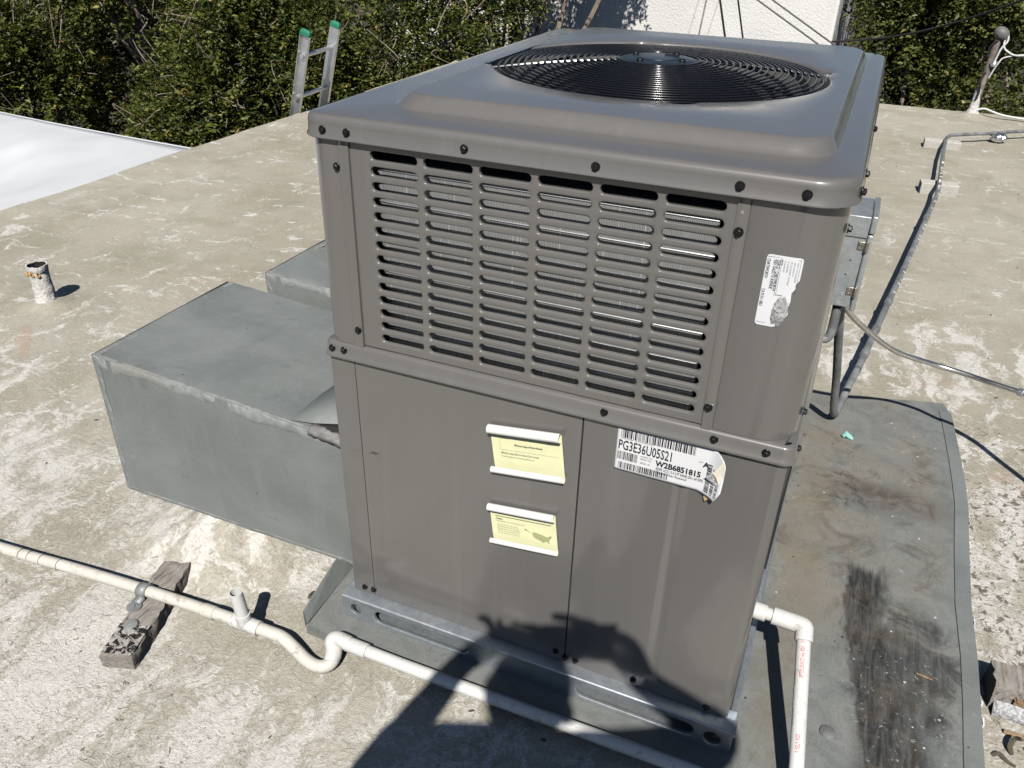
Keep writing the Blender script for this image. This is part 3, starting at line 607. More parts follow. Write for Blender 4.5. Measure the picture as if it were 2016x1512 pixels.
# curled yellow energy sheets
def curled(name, cx, cz, w_, h_, rt, rb, rotz, label, prt):
    prof = []                                   # (depth from panel, height) along the sheet, bottom roll -> flat -> top roll
    nb = 16
    for k in range(nb, 0, -1):
        a = 5.0*k/nb; rr = rb*(1 - .05*a); prof.append((rb + .0006 - rr*math.cos(a), -h_/2 - rr*math.sin(a)))
    for k in range(9): prof.append((.0006 + (.0012 if 0 < k < 8 else 0), -h_/2 + h_*k/8))
    for k in range(1, nb + 1):
        a = 5.0*k/nb; rr = rt*(1 - .05*a); prof.append((rt + .0006 - rr*math.cos(a), h_/2 + rr*math.sin(a)))
    P = [Vector((0, -d, z)) for d, z in prof]; I = []
    for i, p in enumerate(P):
        a = P[max(0, i-1)]; c = P[min(len(P)-1, i+1)]; t = (c - a).normalized(); I.append(p + Vector((0, t.z, -t.y)) * .00045)
    m = MB(); rot = Matrix.Rotation(rotz, 3, 'Y')
    def tr(p, s):
        q = rot @ Vector((s, p.y, p.z)); return (cx + q.x, q.y - .0002, cz + q.z)
    wl = lambda i: w_/2 * (1 + (.07 if i < nb else 0))
    m.loops([[tr(p, -wl(i)) for i, p in enumerate(P)], [tr(p + Vector((0, .0004*math.sin(i), 0)), 0) for i, p in enumerate(P)], [tr(p, w_/2) for i, p in enumerate(P)]], closed=False, m=0)
    m.loops([[tr(p, -wl(i)) for i, p in enumerate(I)], [tr(p, 0) for i, p in enumerate(I)], [tr(p, w_/2) for i, p in enumerate(I)]], closed=False, m=1)
    o = m.build(name, [M['yellow'], M['wpaper']], AC, smooth=True, ang=180); o['label'] = label
    pm = MB(); X = rot @ X3; Z = rot @ Z3; O = Vector((cx, -.0030, cz)) - X*w_/2 - Z*h_/2; prt(pm, O, X, Z); pm.build('print', [M['ink'], M['inkl'], M['inkm']], o)
def prt1(m, O, X, Z):
    L = lambda *a, mi=1: put_rect(m, O, X, Z, *a, mi=mi)
    put_text(m, '81.0', O + X*.018 + Z*.0800, X, Z, .012, 1, .0006)
    L(.016, .0425, .0163, .092); L(.016, .0425, .128, .0428)
    L(.023, .0735, .112, .0741, mi=0); L(.023, .0728, .034, .0748, mi=0)
    for x in (.023, .045, .067, .090, .112): L(x, .0715, x + .0006, .0758, mi=0)
    m.add([O + X*.0335 + Z*.0775, O + X*.0365 + Z*.0775, O + X*.035 + Z*.0745], [(0, 1, 2)])
    put_text(m, '80.0', O + X*.021 + Z*.0685, X, Z, .0034, 1, mi=1); put_text(m, 'Least Efficient', O + X*.019 + Z*.0655, X, Z, .0026, 1, mi=1)
    put_text(m, '96.5', O + X*.108 + Z*.0685, X, Z, .0034, 1, mi=1); put_text(m, 'Most Efficient', O + X*.104 + Z*.0655, X, Z, .0026, 1, mi=1)
    put_text(m, 'Efficiency Range of Similar Models', O + X*.044 + Z*.0535, X, Z, .0052, .74, .0001, mi=0)
    put_text(m, 'Efficiency range based on Natural Gas Furnaces', O + X*.017 + Z*.0345, X, Z, .0052, .72, .0001, mi=1)
    put_text(m, 'To view company cost and energy guidelines use', O + X*.017 + Z*.0275, X, Z, .0048, .66, mi=1)
def prt2(m, O, X, Z):
    L = lambda *a, mi=1: put_rect(m, O, X, Z, *a, mi=mi)
    L(.010, .0585, .122, .0597, mi=0); L(.012, .064, .0123, .085); L(.064, .060, .0643, .085); L(.012, .064, .064, .0643)
    for k, s in enumerate(('Cooling and Heating', 'Split System Models', 'Energy Guide Rating', 'Federal law applies')): put_text(m, s, O + X*.026 + Z*(.0805 - .0045*k), X, Z, .0038, .8, mi=1)
    put_text(m, 'Notice', O + X*.011 + Z*.0515, X, Z, .0052, .9, .0003, mi=1); put_text(m, 'Federal law allows this unit to be installed only in', O + X*.011 + Z*.0465, X, Z, .0040, .72, mi=1)
    st = ('AK CO CT ID IL IA IN KS', 'MA ME MI MN MO MT ND', 'NE NH NJ NY OH OR PA RI', 'SD UT VT WA WV WI WY', 'and United States Territories')
    for k, s in enumerate(st): put_text(m, s, O + X*.012 + Z*(.038 - .0047*k), X, Z, .0040, .95, mi=1)
    usa = [(.078, .0345), (.083, .0365), (.090, .0352), (.098, .0340), (.104, .0322), (.108, .0305), (.112, .0330), (.116, .0355), (.1175, .0325), (.115, .0285), (.112, .0245), (.111, .0205), (.113, .0165), (.1105, .0165), (.108, .0195), (.103, .0190), (.099, .0155), (.0965, .0185), (.091, .0205), (.084, .0225), (.080, .0265)]
    m.add([O + X*(x+.004) + Z*z for x, z in usa], [tuple(range(len(usa)))], 2)
    ak = [(.066, .038), (.071, .0415), (.073, .0385), (.080, .0335), (.0795, .033), (.071, .0365)]; m.add([O + X*x + Z*z for x, z in ak], [tuple(range(len(ak)))], 2)
curled('energy_sheet', .391, .4885, .134, .086, .0092, .0068, -.128, 'upper curled yellow energy sheet on front panel', prt1)
curled('energy_sheet', .3895, .3155, .131, .080, .0078, .0058, -.118, 'lower curled yellow energy sheet with small map', prt2)

# ================================================================== ducts
def duct(name, label, x0, x1, y0, y1, z0, ztl, ztr, front_dx=0, seed=1):
    T = thing(name, label, 'air duct', ((x0+x1)/2, (y0+y1)/2, z0), 'metal ducts on left of unit')
    def panel(nm, f, nu, nv, amp, seams=()):
        m = MB(); vv = []
        for j in range(nv+1):
            for i in range(nu+1):
                p, n = f(i/nu, j/nv); e = min(i, nu-i, j, nv-j); k = min(1, e/3)
                d = amp*k*fbm(p.x*3+seed, p.y*3, p.z*3, 3)
                for ax, sv, wd, h in seams:
                    q = (i/nu if ax == 0 else j/nv) - sv; d += h*math.exp(-(q/wd)**2)
                vv.append(p + n*d)
        m.add(vv, [(j*(nu+1)+i, j*(nu+1)+i+1, (j+1)*(nu+1)+i+1, (j+1)*(nu+1)+i) for j in range(nv) for i in range(nu)])
        return m.build(nm, M['duct'], T, smooth=True, ang=180)
    zt = lambda u: ztl + (ztr - ztl)*u
    V = Vector
    ch = .05
    panel('front_panel', lambda u, v: (V((x0 + (x1-x0)*u, y0, z0 + (zt(u)-z0)*v)), V((0, -1, 0))), 80, 30, .004, ((0, .07, .012, .0022), (0, .44, .010, -.0020), (0, .52, .03, .002), (0, .955, .012, .002)))
    panel('top_panel', lambda u, v: (V((x0 + .012 + (x1-x0-.012)*u, y0 + (y1-y0)*v, zt(u) + .004*math.sin(v*PI))), V((0, 0, 1))), 80, 50, .005, ((0, .10, .012, .0014), (0, .62, .02, -.0020), (0, .35, .04, -.003)))
    panel('end_panel', lambda u, v: (V((x0 + .002*v, y1 + (y0-y1)*u, z0 + (ztl-z0)*v)), V((-1, 0, 0))), 30, 24, .003)
    panel('rear_panel', lambda u, v: (V((x1 + (x0-x1)*u, y1, z0 + (zt(1-u)-z0)*v)), V((0, 1, 0))), 20, 10, .002)
    panel('bottom_panel', lambda u, v: (V((x0 + (x1-x0)*u, y1 + (y0-y1)*v, z0)), V((0, 0, -1))), 20, 10, .002)
    for u in ((.145, .40, .655) if seed == 1 else (.2, .6)):
        x = x0 + (x1-x0)*u; m = MB(); m.loops([[(x + a, y0 + .004 + (y1-y0-.008)*t, zt(u) + .004*math.sin(t*PI) + .005*min(1, 50/3*min(t, 1-t))*fbm(x*3+seed, (y0 + (y1-y0)*t)*3, (zt(u) + .004*math.sin(t*PI))*3, 3) + h) for t in [q/24 for q in range(25)]] for a, h in ((-.0026, -.001), (-.0014, .0007), (.0014, .0008), (.0036, -.001))], closed=False); m.build('lock_seam', M['duct'], T, smooth=True, ang=30)
    for u in ():
        x = x0 + (x1-x0)*u; m = MB(); m.box((x, y0 - .0042, z0 + .03), (x + .0022, y0 - .0006, zt(u) - .03), rot=Matrix.Rotation(.02, 3, 'Y')); m.build('lock_seam', M['duct'], T, bevel=.0008)
    def strip(nm, path, wd1, d1, wd2, d2, th=.0017, k=90):
        """sealant smeared along an edge: from the edge, wd1 along d1 on one face and wd2 along d2 on the other"""
        a, c = V(path[0]), V(path[1]); d1, d2 = V(d1), V(d2); m = MB(); L = [[] for _ in range(6)]
        for i in range(k+1):
            p = a + (c-a)*i/k; w1 = wd1*(1 + .35*fbm(i*.06, seed, 1, 5)); w2 = wd2*(1 + .4*fbm(i*.07, seed, 4, 5)); bu = th*.7*(1 + .35*fbm(i*.12, seed, 8, 3))
            n1, n2 = -d2, -d1
            L[0].append(p + d1*w1 + n1*.0002); L[1].append(p + d1*w1*.85 + n1*bu*.8); L[2].append(p + d1*.002 + n1*bu); L[3].append(p + d2*.002 + n2*bu); L[4].append(p + d2*w2*.85 + n2*bu*.8); L[5].append(p + d2*w2 + n2*.0002)
        m.loops(L, closed=False); return m.build(nm, M['seal'], T, smooth=True, ang=60)
    strip('sealant_strip', ((x0 + .005, y0, ztl), (x1 - (.09 if seed == 1 else 0), y0, zt(1 - (.12 if seed == 1 else 0)))), .010, (0, 1, 0), .026, (0, 0, -1))
    strip('sealant_strip', ((x0 + .004, y0, ztl), (x0 + .012, y1, ztl)), .018, (1, 0, 0), .015, (0, 0, -1))
    strip('sealant_strip', ((x0, y0, z0 + .004), (x0 + .002, y0, ztl - .01)), .016, (1, 0, 0), .014, (0, 1, 0))
    strip('sealant_strip', ((x0 + .01, y0, z0), (x1, y0, z0)), .010, (0, 0, 1), .01, (0, 1, 0))
    return T, strip
ND, strip = duct('air_duct', 'nearer grey painted metal duct box with lifted flap beside unit', -.712, -.002, .050, .515, .012, .400, .353, seed=1)
strip('unit_joint_sealant', ((-.006, .050, .02), (-.006, .050, .345)), .016, (-1, 0, 0), .004, (0, 1, 0), .004, 60)
b = MB()                                    # creased flap next to the unit, with a dark gap under it
b.loops([[(-.170, .056, .3665), (-.165, .16, .3715), (-.150, .36, .3735)], [(-.115, .066, .3680), (-.105, .17, .3755), (-.09, .37, .3760)], [(-.065, .078, .3725), (-.055, .17, .380), (-.04, .375, .3785)], [(-.012, .094, .3775), (-.012, .18, .385), (-.01, .38, .3805)]], closed=False)
o = b.build('lifted_flap', M['duct'], ND, smooth=True, ang=25); o.modifiers.new('s', 'SOLIDIFY').thickness = .0015
b = MB(); b.loops([[(-.11, .058, .3622), (-.06, .060, .3605), (-.008, .062, .358)], [(-.105, .066, .3655), (-.06, .074, .3655), (-.008, .088, .3635)], [(-.10, .075, .3665), (-.06, .10, .3665), (-.008, .14, .3645)]], closed=False); b.build('gap_shade_sheet', M['dark'], ND)  # near-black sheet, shade of the opening under the flap put in as colour
b = MB(); L = [[], [], [], []]
for k in range(30):
    x = -.120 + .115*k/29; zz = .3605 - .062*(x + .120); L[0].append((x, .0465 - .001*fbm(k*.4, 2), zz - .012 - .006*fbm(k*.2, 7) - .010*k/29)); L[1].append((x, .0462 - .001*fbm(k*.3, 5), zz - .003)); L[2].append((x, .056, zz + .004 + .002*fbm(k*.35, 9))); L[3].append((x, .068 + .022*k/29, zz + .0045 + .002*math.sin(k*.21)))
b.loops(L, closed=False); o = b.build('torn_tape', flat('greyish_tape', (.20, .197, .195), .85, 0, .35, 30, .003), ND, smooth=True, ang=180); o.modifiers.new('s', 'SOLIDIFY').thickness = .002
b = MB()
for k in range(70):
    z = random.uniform(.02, .36); b.tube([(-.004 + random.uniform(-.016, .002), .047, z), (-.003 + random.uniform(-.014, .002), .043, z + random.uniform(-.02, .02))], random.uniform(.0012, .0036), 5)
b.build('caulk_crumbs', M['seal'], ND, smooth=True)
FD, _ = duct('air_duct', 'farther grey metal duct box mostly hidden behind the nearer duct', -.650, -.002, .600, .900, .03, .405, .365, seed=5)

# ================================================================== drain pipes
def collar(m, p, d, r, l, n=16):
    p, d = Vector(p), Vector(d).normalized(); m.tube([p - d*l/2, p - d*(l/2-.001), p + d*(l/2-.001), p + d*l/2], [r*.94, r, r, r*.94], n)
RP = .0134
# white pipe from the unit's drain, sloping down along the right side, then the old line along the front
DP = thing('drain_pipe', 'bright white plastic drain pipe with red print at right of unit', 'pipe', (.93, .05, ZS))
e0 = Vector((.815, .156, .140)); e1 = Vector((.912, .158, .135)); e2 = Vector((.9555, -.118, -.030))
dn = (e2 - e1).normalized()
b = MB(); b.tube([e0, e1 + Vector((-.02, 0, .001))], RP*.95, 16); b.build('stub_pipe', M['pvc'], DP, smooth=True)
b = MB(); collar(b, (.828, .156, .139), (1, 0, -.05), .0168, .024); b.build('threaded_adapter', M['pvc'], DP, smooth=True)
b = MB(); collar(b, (.874, .157, .137), (1, 0, -.05), .0172, .046); b.build('coupling', M['pvc'], DP, smooth=True)
b = MB(); b.tube([e1 + Vector((-.026, 0, .0012)), e1 + Vector((-.014, 0, .001))] + smoothpath([e1 + Vector((-.012, 0, .001)), e1 + Vector((.0, -.003, 0)), e1 + dn*.012], 4) + [e1 + dn*.013, e1 + dn*.030], [.0165] * 2 + [.0165] * 9 + [.0172] * 2, 16); b.build('elbow', M['pvc'], DP, smooth=True)
b = MB(); b.tube([e1 + dn*.02, e1.lerp(e2, .5), e2], RP, 18); PV = b.build('pipe', M['pvc'], DP, smooth=True)
b = MB(); sd_ = Vector((-.35, 0, 1)).normalized(); sd_ = (sd_ - dn*sd_.dot(dn)).normalized(); ac = dn.cross(sd_)
def onpipe(p):                                # wrap flat print round the pipe
    q = p - e1; t = q.dot(dn); s = q.dot(ac); a = s/RP; return e1 + dn*t + (sd_*math.cos(a) + ac*math.sin(a)) * (RP + .0003)
put_text(b, 'O   NSF-pw CHARLOTTE', e1 + dn*.031 - ac*.006, dn, ac, .0105, .60, .0002, warp=onpipe)
b.build('red_print', M['red'], PV)
b = MB(); put_text(b, 'SDR FLEX F.', e1 + dn*.198 - ac*.006, dn, ac, .0105, .60, .0002, warp=onpipe); b.build('red_print', M['red'], PV)
for t0 in (.085, .155):
    b = MB(); r = random.Random(int(t0*1000)); t = t0
    while t < t0 + .03:
        h = .0007 * r.choice((1, 2, 2)); put_rect(b, e1, dn, ac, t, .0085, t + h, .0145, onpipe); t += h + .0006 * r.choice((1, 1, 2))
    b.build('barcode_print', M['inkl'], PV)
OD = thing('drain_pipe', 'dirty cream drain pipe with upright open stub across the foreground', 'pipe', (-.1, -.14, ZR))
RPo = .0134
pA = [(-1.6, -.262, -.036), (-.867, -.207, -.035), (-.646, -.187, -.034), (-.451, -.173, -.033), (-.296, -.163, -.035), (-.205, -.1575, -.037)]
b = MB(); b.tube(smoothpath(pA, 4), RPo, 16); b.build('pipe', M['pvc_old'], OD, smooth=True)
for k, t in enumerate((-.80, -.775, -.74, -.69)):
    b = MB(); y = np.interp(t, [q[0] for q in pA], [q[1] for q in pA]); b.tube([(t, y, -.0345), (t + .0012, y, -.0345)], RPo + .0007, 16); b.build('paint_ring', M['ink'], OD, smooth=True)
b = MB(); collar(b, (-.278, -.162, -.0355), (1, .05, 0), .0150, .030); b.build('coupling', M['pvc_old'], OD, smooth=True)
tc = Vector((-.187, -.156, -.038))
b = MB(); b.tube([tc + Vector((-.030, -.002, .001)), tc + Vector((-.029, -.002, .001)), tc + Vector((.034, .003, -.004)), tc + Vector((.035, .003, -.004))], [.0155, .0165, .0165, .0155], 18)
tp = tc + Vector((-.014, .004, .083))
L = []
for pz, rr in ((0, .016), (.32, .0165), (.33, .0140), (1.0, .0140), (1.0, .0118), (.45, .0118)):
    c = tc.lerp(tp, pz); L.append([c + Vector((rr*math.cos(a), rr*math.sin(a), 0)) for a in [2*PI*q/20 for q in range(20)]])
b.loops(L, cap1=True); b.build('tee_stub', M['pvc'], OD, smooth=True, ang=50)
pB = [tc + Vector((.030, .003, -.004)), (-.125, -.150, -.045), (-.095, -.149, -.048), (-.060, -.156, -.058), (-.025, -.166, -.066), (.005, -.167, -.069), (.024, -.156, -.066), (.027, -.138, -.058), (.022, -.124, -.046)]
b = MB(); b.tube(smoothpath(pB, 5), .0140, 16); b.build('bent_trap', M['pvc_old'], OD, smooth=True)
b = MB(); b.tube(smoothpath([(.026, -.150, -.063), (.020, -.131, -.052), (.010, -.118, -.042), (.016, -.110, -.039), (.045, -.1075, -.044)], 5), .0166, 18); b.build('elbow', M['pvc'], OD, smooth=True)
pC = [(.025, -.1095, -.043), (.056, -.108, -.045), (.178, -.107, -.048), (.404, -.104, -.048), (.615, -.103, -.046), (.78, -.104, -.042), (.94, -.116, -.034)]
b = MB(); b.tube(smoothpath(pC, 4), RPo, 16); b.build('pipe', M['pvc'], OD, smooth=True)
b = MB(); collar(b, (.064, -.108, -.0455), (1, 0, -.02), .0160, .05); b.build('coupling', M['pvc'], OD, smooth=True)
b = MB(); b.tube(smoothpath([(.925, -.115, -.035), (.952, -.117, -.033), (.957, -.108, -.030), (.953, -.085, -.020)], 5), .0166, 16); b.build('elbow', M['pvc'], DP, smooth=True)

# weathered block carrying the drain pipe
def rough_block(c, ux, L, Wd, H, amp, seed, mat, nm, parent, nl=36, nw=8):
    ux = Vector(ux).normalized(); uy = Vector((-ux.y, ux.x, 0)); m = MB(); LO = []
    for i in range(nl+1):
        s = -L/2 + L*i/nl; ring = []
        pr = [(-1, 0), (-1, .35), (-1, .7), (-.95, 1), (-.6, 1), (-.2, 1), (.2, 1), (.6, 1), (.95, 1), (1, .7), (1, .35), (1, 0)]
        for a, h in pr:
            d = amp*fbm(s*26+seed, a*2.2, h*2, 4); g = amp*1.4*fbm(s*5+seed, a*9, h*5, 3)
            ring.append(Vector(c) + ux*(s*(1 - .01*abs(a)) + (amp*1.5*fbm(a*3, h*3, seed+i//nl) if i in (0, nl) else 0)) + uy*(a*Wd/2 + d*(abs(a) > .9)) + Vector((0, 0, h*H + (d*.6+g)*(h > .9))))
        LO.append(ring)
    m.loops(LO, True, True, closed=False); return m.build(nm, M[mat], parent, smooth=True, ang=50)
WB = thing('wood_block', 'weathered grey timber block with black tar end under drain pipe', 'wood block', (-.43, -.21, ZR))
ax = Vector((-.09, .285, 0))
ub = ax.normalized(); vb = Vector((-ub.y, ub.x, 0))
rough_block((-.4245, -.195, ZR - .006), ax, .285, .070, .040, .0058, 2, 'wood', 'timber', WB, nl=60)
b = MB(); L = []
for i in range(17):
    ring = []
    for j in range(9):
        u = i/16; v = j/8 - .5; p = Vector((-.4245, -.195, 0)) - ub*(.138 - .080*u) + vb*v*.066*(1 - .12*fbm(i*.4, j*.1)); hole = fbm(p.x*70, p.y*70, 3, 3); ring.append((p.x, p.y, ZR + .0365 + .0035*max(-.8, hole + .25)))
    L.append(ring)
def m_tarpatch():
    g = G('tar_with_paint_skin'); f = g.noise(62, 5, .6, 1.0); c = g.mix(g.rng(f, .46, .56), (.014, .012, .011), (.46, .44, .41)); c = g.mix(g.rng(g.noise(140, 4, .6), .6, .66, 0, .7), c, (.16, .09, .05))
    return g.done(c, .6, 0, g.bump(f, .006))
b.loops(L, closed=False); b.build('tar_patch', m_tarpatch(), WB, smooth=True, ang=180)
b = MB()
for i in range(2):
    c = Vector((-.430, -.210, ZR + .036)) + ub*(-.045 if i == 0 else .055); b.lathe([(.016, 0), (.014, .003), (.004, .0045)], (c.x, c.y, c.z), n=14)
b.build('putty_dab', M['seal'], WB, smooth=True)
ST = thing('pipe_strap', 'dull grey metal strap fixing drain pipe to weathered block', 'pipe strap', (-.451, -.175, ZR + .04))
b = MB(); L = []
for i in range(15):
    a = PI*(1.25 - 1.5*i/14); L.append((math.cos(a)*(RPo + .0016), math.sin(a)*(RPo + .0016)))
L = [(-.030, -.0105), (-.017, -.0108)] + L[1:-1] + [(.017, -.0108)]
b.loops([[(-.463, -.1745 + q, -.0335 + h) for q, h in L], [(-.439, -.1722 + q, -.0335 + h) for q, h in L]], closed=False); o = b.build('band', M['conduit'], ST, smooth=True); o.modifiers.new('s', 'SOLIDIFY').thickness = .0018
b = MB(); b.lathe([(.0165, 0), (.0160, .002), (.004, .0026)], (-.447, -.212, -.0465), n=20); b.lathe([(.0045, .002), (.004, .005), (.002, .0055)], (-.447, -.214, -.0465), n=10); b.build('tab', M['conduit'], ST, smooth=True)

# broken block at the right edge
BB = thing('broken_timber', 'split brown timber with grey painted top at right edge of sheet', 'wood block', (1.40, .37, ZR))
rough_block((1.46, .362, ZR - .004), (1, .06, 0), .33, .074, .070, .0036, 9, 'wood', 'timber', BB)
for k, (y, z, t) in enumerate(((.322, .018, .012), (.319, .036, .010), (.323, .052, .008))):
    rough_block((1.465 + .01*k, y, ZR + z), (1, .02*k, 0), .31 - .03*k, .016, t, .003, 20+k, 'wood2', 'split_layer', BB, nl=24)
b = MB(); L = []
for i in range(22):
    x = 1.305 + .32*i/21; L.append([(x, .296 - .02*i/21*0 + q[0] + .004*fbm(i*.3, q[0]*40), ZR + q[1] + .003*fbm(i*.5, q[1]*60, 4)) for q in ((0, .004), (.010, .018), (.022, .030), (.030, .040))])
b.loops(L, closed=False); o = b.build('paint_skin', M['torn'], BB, smooth=True, ang=180); o.modifiers.new('s', 'SOLIDIFY').thickness = .003
def splinter(name, label, pts, r, mat, cat='splinter', grp='splinters and twigs on the roof'):
    m = MB(); k = len(pts); m.tube(smoothpath(pts, 4), [r*(1 - .6*abs(i/(4*(k-1)) - .35)) for i in range(4*(k-1)+1)], 6); return tag(m.build(name, M[mat], smooth=True), label, cat, grp)
splinter('splinter', 'long tan wood splinter beside the broken timber', [(1.325, .262, ZR+.006), (1.40, .250, ZR+.012), (1.50, .235, ZR+.010)], .006, 'wood2')
splinter('splinter', 'short pale splinter below the long tan one', [(1.36, .236, ZR+.004), (1.42, .222, ZR+.010), (1.52, .214, ZR+.006)], .004, 'woodpaint')
splinter('curled_twig', 'dark curled bark scrap standing near broken timber', [(1.336, .212, ZR+.003), (1.330, .222, ZR+.014), (1.338, .235, ZR+.024), (1.345, .228, ZR+.034)], .0055, 'bark', 'twig')
splinter('curled_twig', 'dark knotted twig lying nearest the sheet edge', [(1.300, .195, ZR+.003), (1.312, .200, ZR+.008), (1.326, .190, ZR+.005), (1.34, .186, ZR+.003)], .005, 'bark', 'twig')
splinter('splinter', 'thin orange splinter lying on the dark tar stain', [(1.158, .323, ZS+.003), (1.175, .320, ZS+.004), (1.192, .318, ZS+.003)], .0022, 'wood2')
splinter('curled_twig', 'thin bent twig on sheet near its right edge', [(1.195, .300, ZS+.002), (1.215, .296, ZS+.003), (1.235, .286, ZS+.002)], .0012, 'bark', 'twig')

# vent stub
VT = thing('vent_pipe', 'short white coated vent pipe standing on roof at far left', 'vent pipe', (-1.982, .876, ZR))
b = MB(); L = []; cx, cy = -1.982, .876
for i in range(17):
    t = i/16; rr = .037 + .034*math.exp(-t*8) - .003*t; c = (cx - .006*t, cy + .004*t)
    L.append([(c[0] + (rr + .0035*fbm(math.cos(a)*2.5, math.sin(a)*2.5, t*5))*math.cos(a), c[1] + (rr + .0035*fbm(math.cos(a)*2.5, math.sin(a)*2.5, t*5))*math.sin(a), ZR - .01 + .152*t) for a in [2*PI*q/28 for q in range(28)]])
b.loops(L, cap1=False); b.build('coated_pipe', M['ventcoat'], VT, smooth=True, ang=180)
b = MB(); L = []
for rr, h in ((.0365, .142), (.0380, .145), (.0385, .158), (.0380, .166), (.033, .166), (.032, .09)): L.append([(cx - .006 + (rr + .0018*fbm(math.cos(a)*3, math.sin(a)*3, h*60))*math.cos(a), cy + .004 + (rr + .0018*fbm(math.cos(a)*3, math.sin(a)*3, h*60))*math.sin(a), ZR + h + .006*fbm(math.cos(a)*2, math.sin(a)*2, 3)*(h > .13)) for a in [2*PI*q/28 for q in range(28)]])
b.loops(L[:5]); b.build('rim', M['ventcoat'], VT, smooth=True, ang=60); b = MB(); b.loops(L[4:], cap1=True); b.build('bore', M['dark'], VT)
b = MB()
for k in range(15):
    a = random.uniform(-2.9, -.6); h = random.uniform(.128, .146); q = random.uniform(.4, .9); b.lathe([(.006*q, -.003), (.0045*q, .003), (.001, .005*q)], (cx - .006 + .039*math.cos(a), cy + .004 + .039*math.sin(a), ZR + h), n=7)
b.build('orange_foam', flat('orange_sealant', (.62, .33, .09), .8, 0, .3, 90), VT, smooth=True)

# ================================================================== electrical
DB = thing('disconnect_box', 'pale blue grey steel electrical disconnect box hinged on unit right side', 'electrical box', (.85, 1.0, .45))
x0, x1, y0, y1, z0, z1 = .8175, .8725, .93, 1.09, .468, .700
b = MB(); b.box((x0, y0, z0), (x1, y1, z1)); b.build('body', M['boxm'], DB, bevel=.002)
b = MB(); b.box((x1 + .0012, y0 - .004, z0 - .006), (x1 + .0135, y1 + .004, z1 - .042)); b.build('lid', M['boxm'], DB, bevel=.003)
b = MB(); b.box((x1 + .0012, y0 - .004, z1 - .039), (x1 + .0145, y1 + .004, z1 + .004)); b.build('rain_hood', M['boxm'], DB, bevel=.003)
b = MB(); b.box((x0, y0 - .0016, z1 - .052), (x1 - .001, y0 - .0002, z1 - .0505)); b.build('seam', M['dark'], DB)
for z in (z1 - .070, z0 + .045):
    b = MB(); b.box((x1 - .016, y0 - .0035, z - .010), (x1 + .0005, y0 - .0003, z + .010)); b.tube([(x1 + .004, y0 - .007, z - .013), (x1 + .004, y0 - .007, z + .013)], .0048, 10); h = b.build('hinge', M['hinge'], DB, bevel=.001)
    for dz in (-.005, .005):
        b = MB(); b.lathe([(.0022, 0), (.0018, -.001)], (x1 - .010, y0 - .0035, z + dz), 'y', 8); b.build('rivet', M['alu'], h)
b = MB(); c = (x0 + .030, y0 - .0003, z0 + .022)
for r in (.0145, .0095): b.tube([(c[0] + r*math.cos(t), c[1], c[2] + r*math.sin(t)) for t in [2*PI*q/28 for q in range(28)]], .0007, 5, closed=True)
b.build('knockout', M['boxm'], DB, smooth=True)
b = MB(); b.lathe([(.002, 0), (.002, -.0008)], (x0 + .028, y0 - .0002, z0 + .085), 'y', 8); b.lathe([(.002, 0), (.002, -.0008)], (x0 + .031, y0 - .0002, z0 + .122), 'y', 8); b.build('small_hole', M['dark'], DB)
b = MB(); b.lathe([(.014, 0), (.0155, -.004), (.0155, -.016), (.012, -.020)], (.850, .97, z0), 'z', 18); b.build('fitting', M['pvc'], DB, smooth=True)
LT = thing('flexible_conduit', 'short grey flexible conduit looping from box back into unit', 'conduit', (.84, .97, .38))
b = MB(); pts = smoothpath([(.846, .955, z0 - .012), (.847, .955, .40), (.845, .955, .375), (.836, .955, .362), (.812, .955, .360)], 10); b.tube(pts, [.0112 + .0006*(i % 2) for i in range(len(pts))], 12); b.build('hose', M['conduit'], LT, smooth=True)
RC = thing('roof_conduit', 'long grey rigid conduit bent down from box and running back across roof', 'conduit', (.93, 1.27, ZR))
pc = [(.855, .985, z0 + .002), (.857, 1.0, .42), (.893, 1.16, .16), (.910, 1.232, .02), (.918, 1.268, -.028), (.9245, 1.305, -.043), (.934, 1.36, -.033), (.950, 1.45, -.010)]
b = MB(); b.tube(smoothpath(pc, 6) + [Vector((.972, 1.58, -.001)), Vector((1.105, 2.60, .002)), Vector((1.255, 3.78, .0)), Vector((1.268, 3.92, -.002)), Vector((1.319, 4.867, -.006))], .0118, 14); b.build('pipe', M['conduit'], RC, smooth=True)
pc2 = [(1.319, 4.86, -.006), (1.338, 5.12, -.015), (1.352, 5.30, -.02), (1.375, 5.40, -.022), (1.412, 5.46, -.022), (1.648, 5.636, -.022), (1.95, 5.88, -.022), (2.6, 6.2, -.022)]
b = MB(); b.tube(smoothpath(pc2, 6), .0115, 12); b.build('bent_run', M['conduit'], RC, smooth=True)
for t in ((.984, 1.673, -.001), (1.012, 1.887, .0), (1.049, 2.17, .001), (1.20, 3.35, .001)):
    b = MB(); collar(b, t, (.12, 1, .02), .0150, .035); b.build('coupling', M['conduit'], RC, smooth=True)
b = MB(); collar(b, (.966, 1.545, -.004), (.12, 1, .02), .0125, .007); b.build('black_tape', M['cable'], RC, smooth=True)
b = MB()
for k in range(46):
    t = random.uniform(0, 1)**.8; y = 2.25 + 2.3*t; x = np.interp(y, [1.58, 2.6, 3.78, 4.867], [.972, 1.105, 1.255, 1.319]); b.tube([(x - .002, y, .009), (x + .006, y + .003, .010), (x + .011, y + .02*random.random(), .004)], random.uniform(.002, .0045), 5)
tag(b.build('white_drips', M['ventcoat'], RC, smooth=True), kind='stuff')
FX_ = thing('flexible_conduit', 'shiny silver flexible steel conduit sagging from box out to the right', 'conduit', (.87, .98, z0))
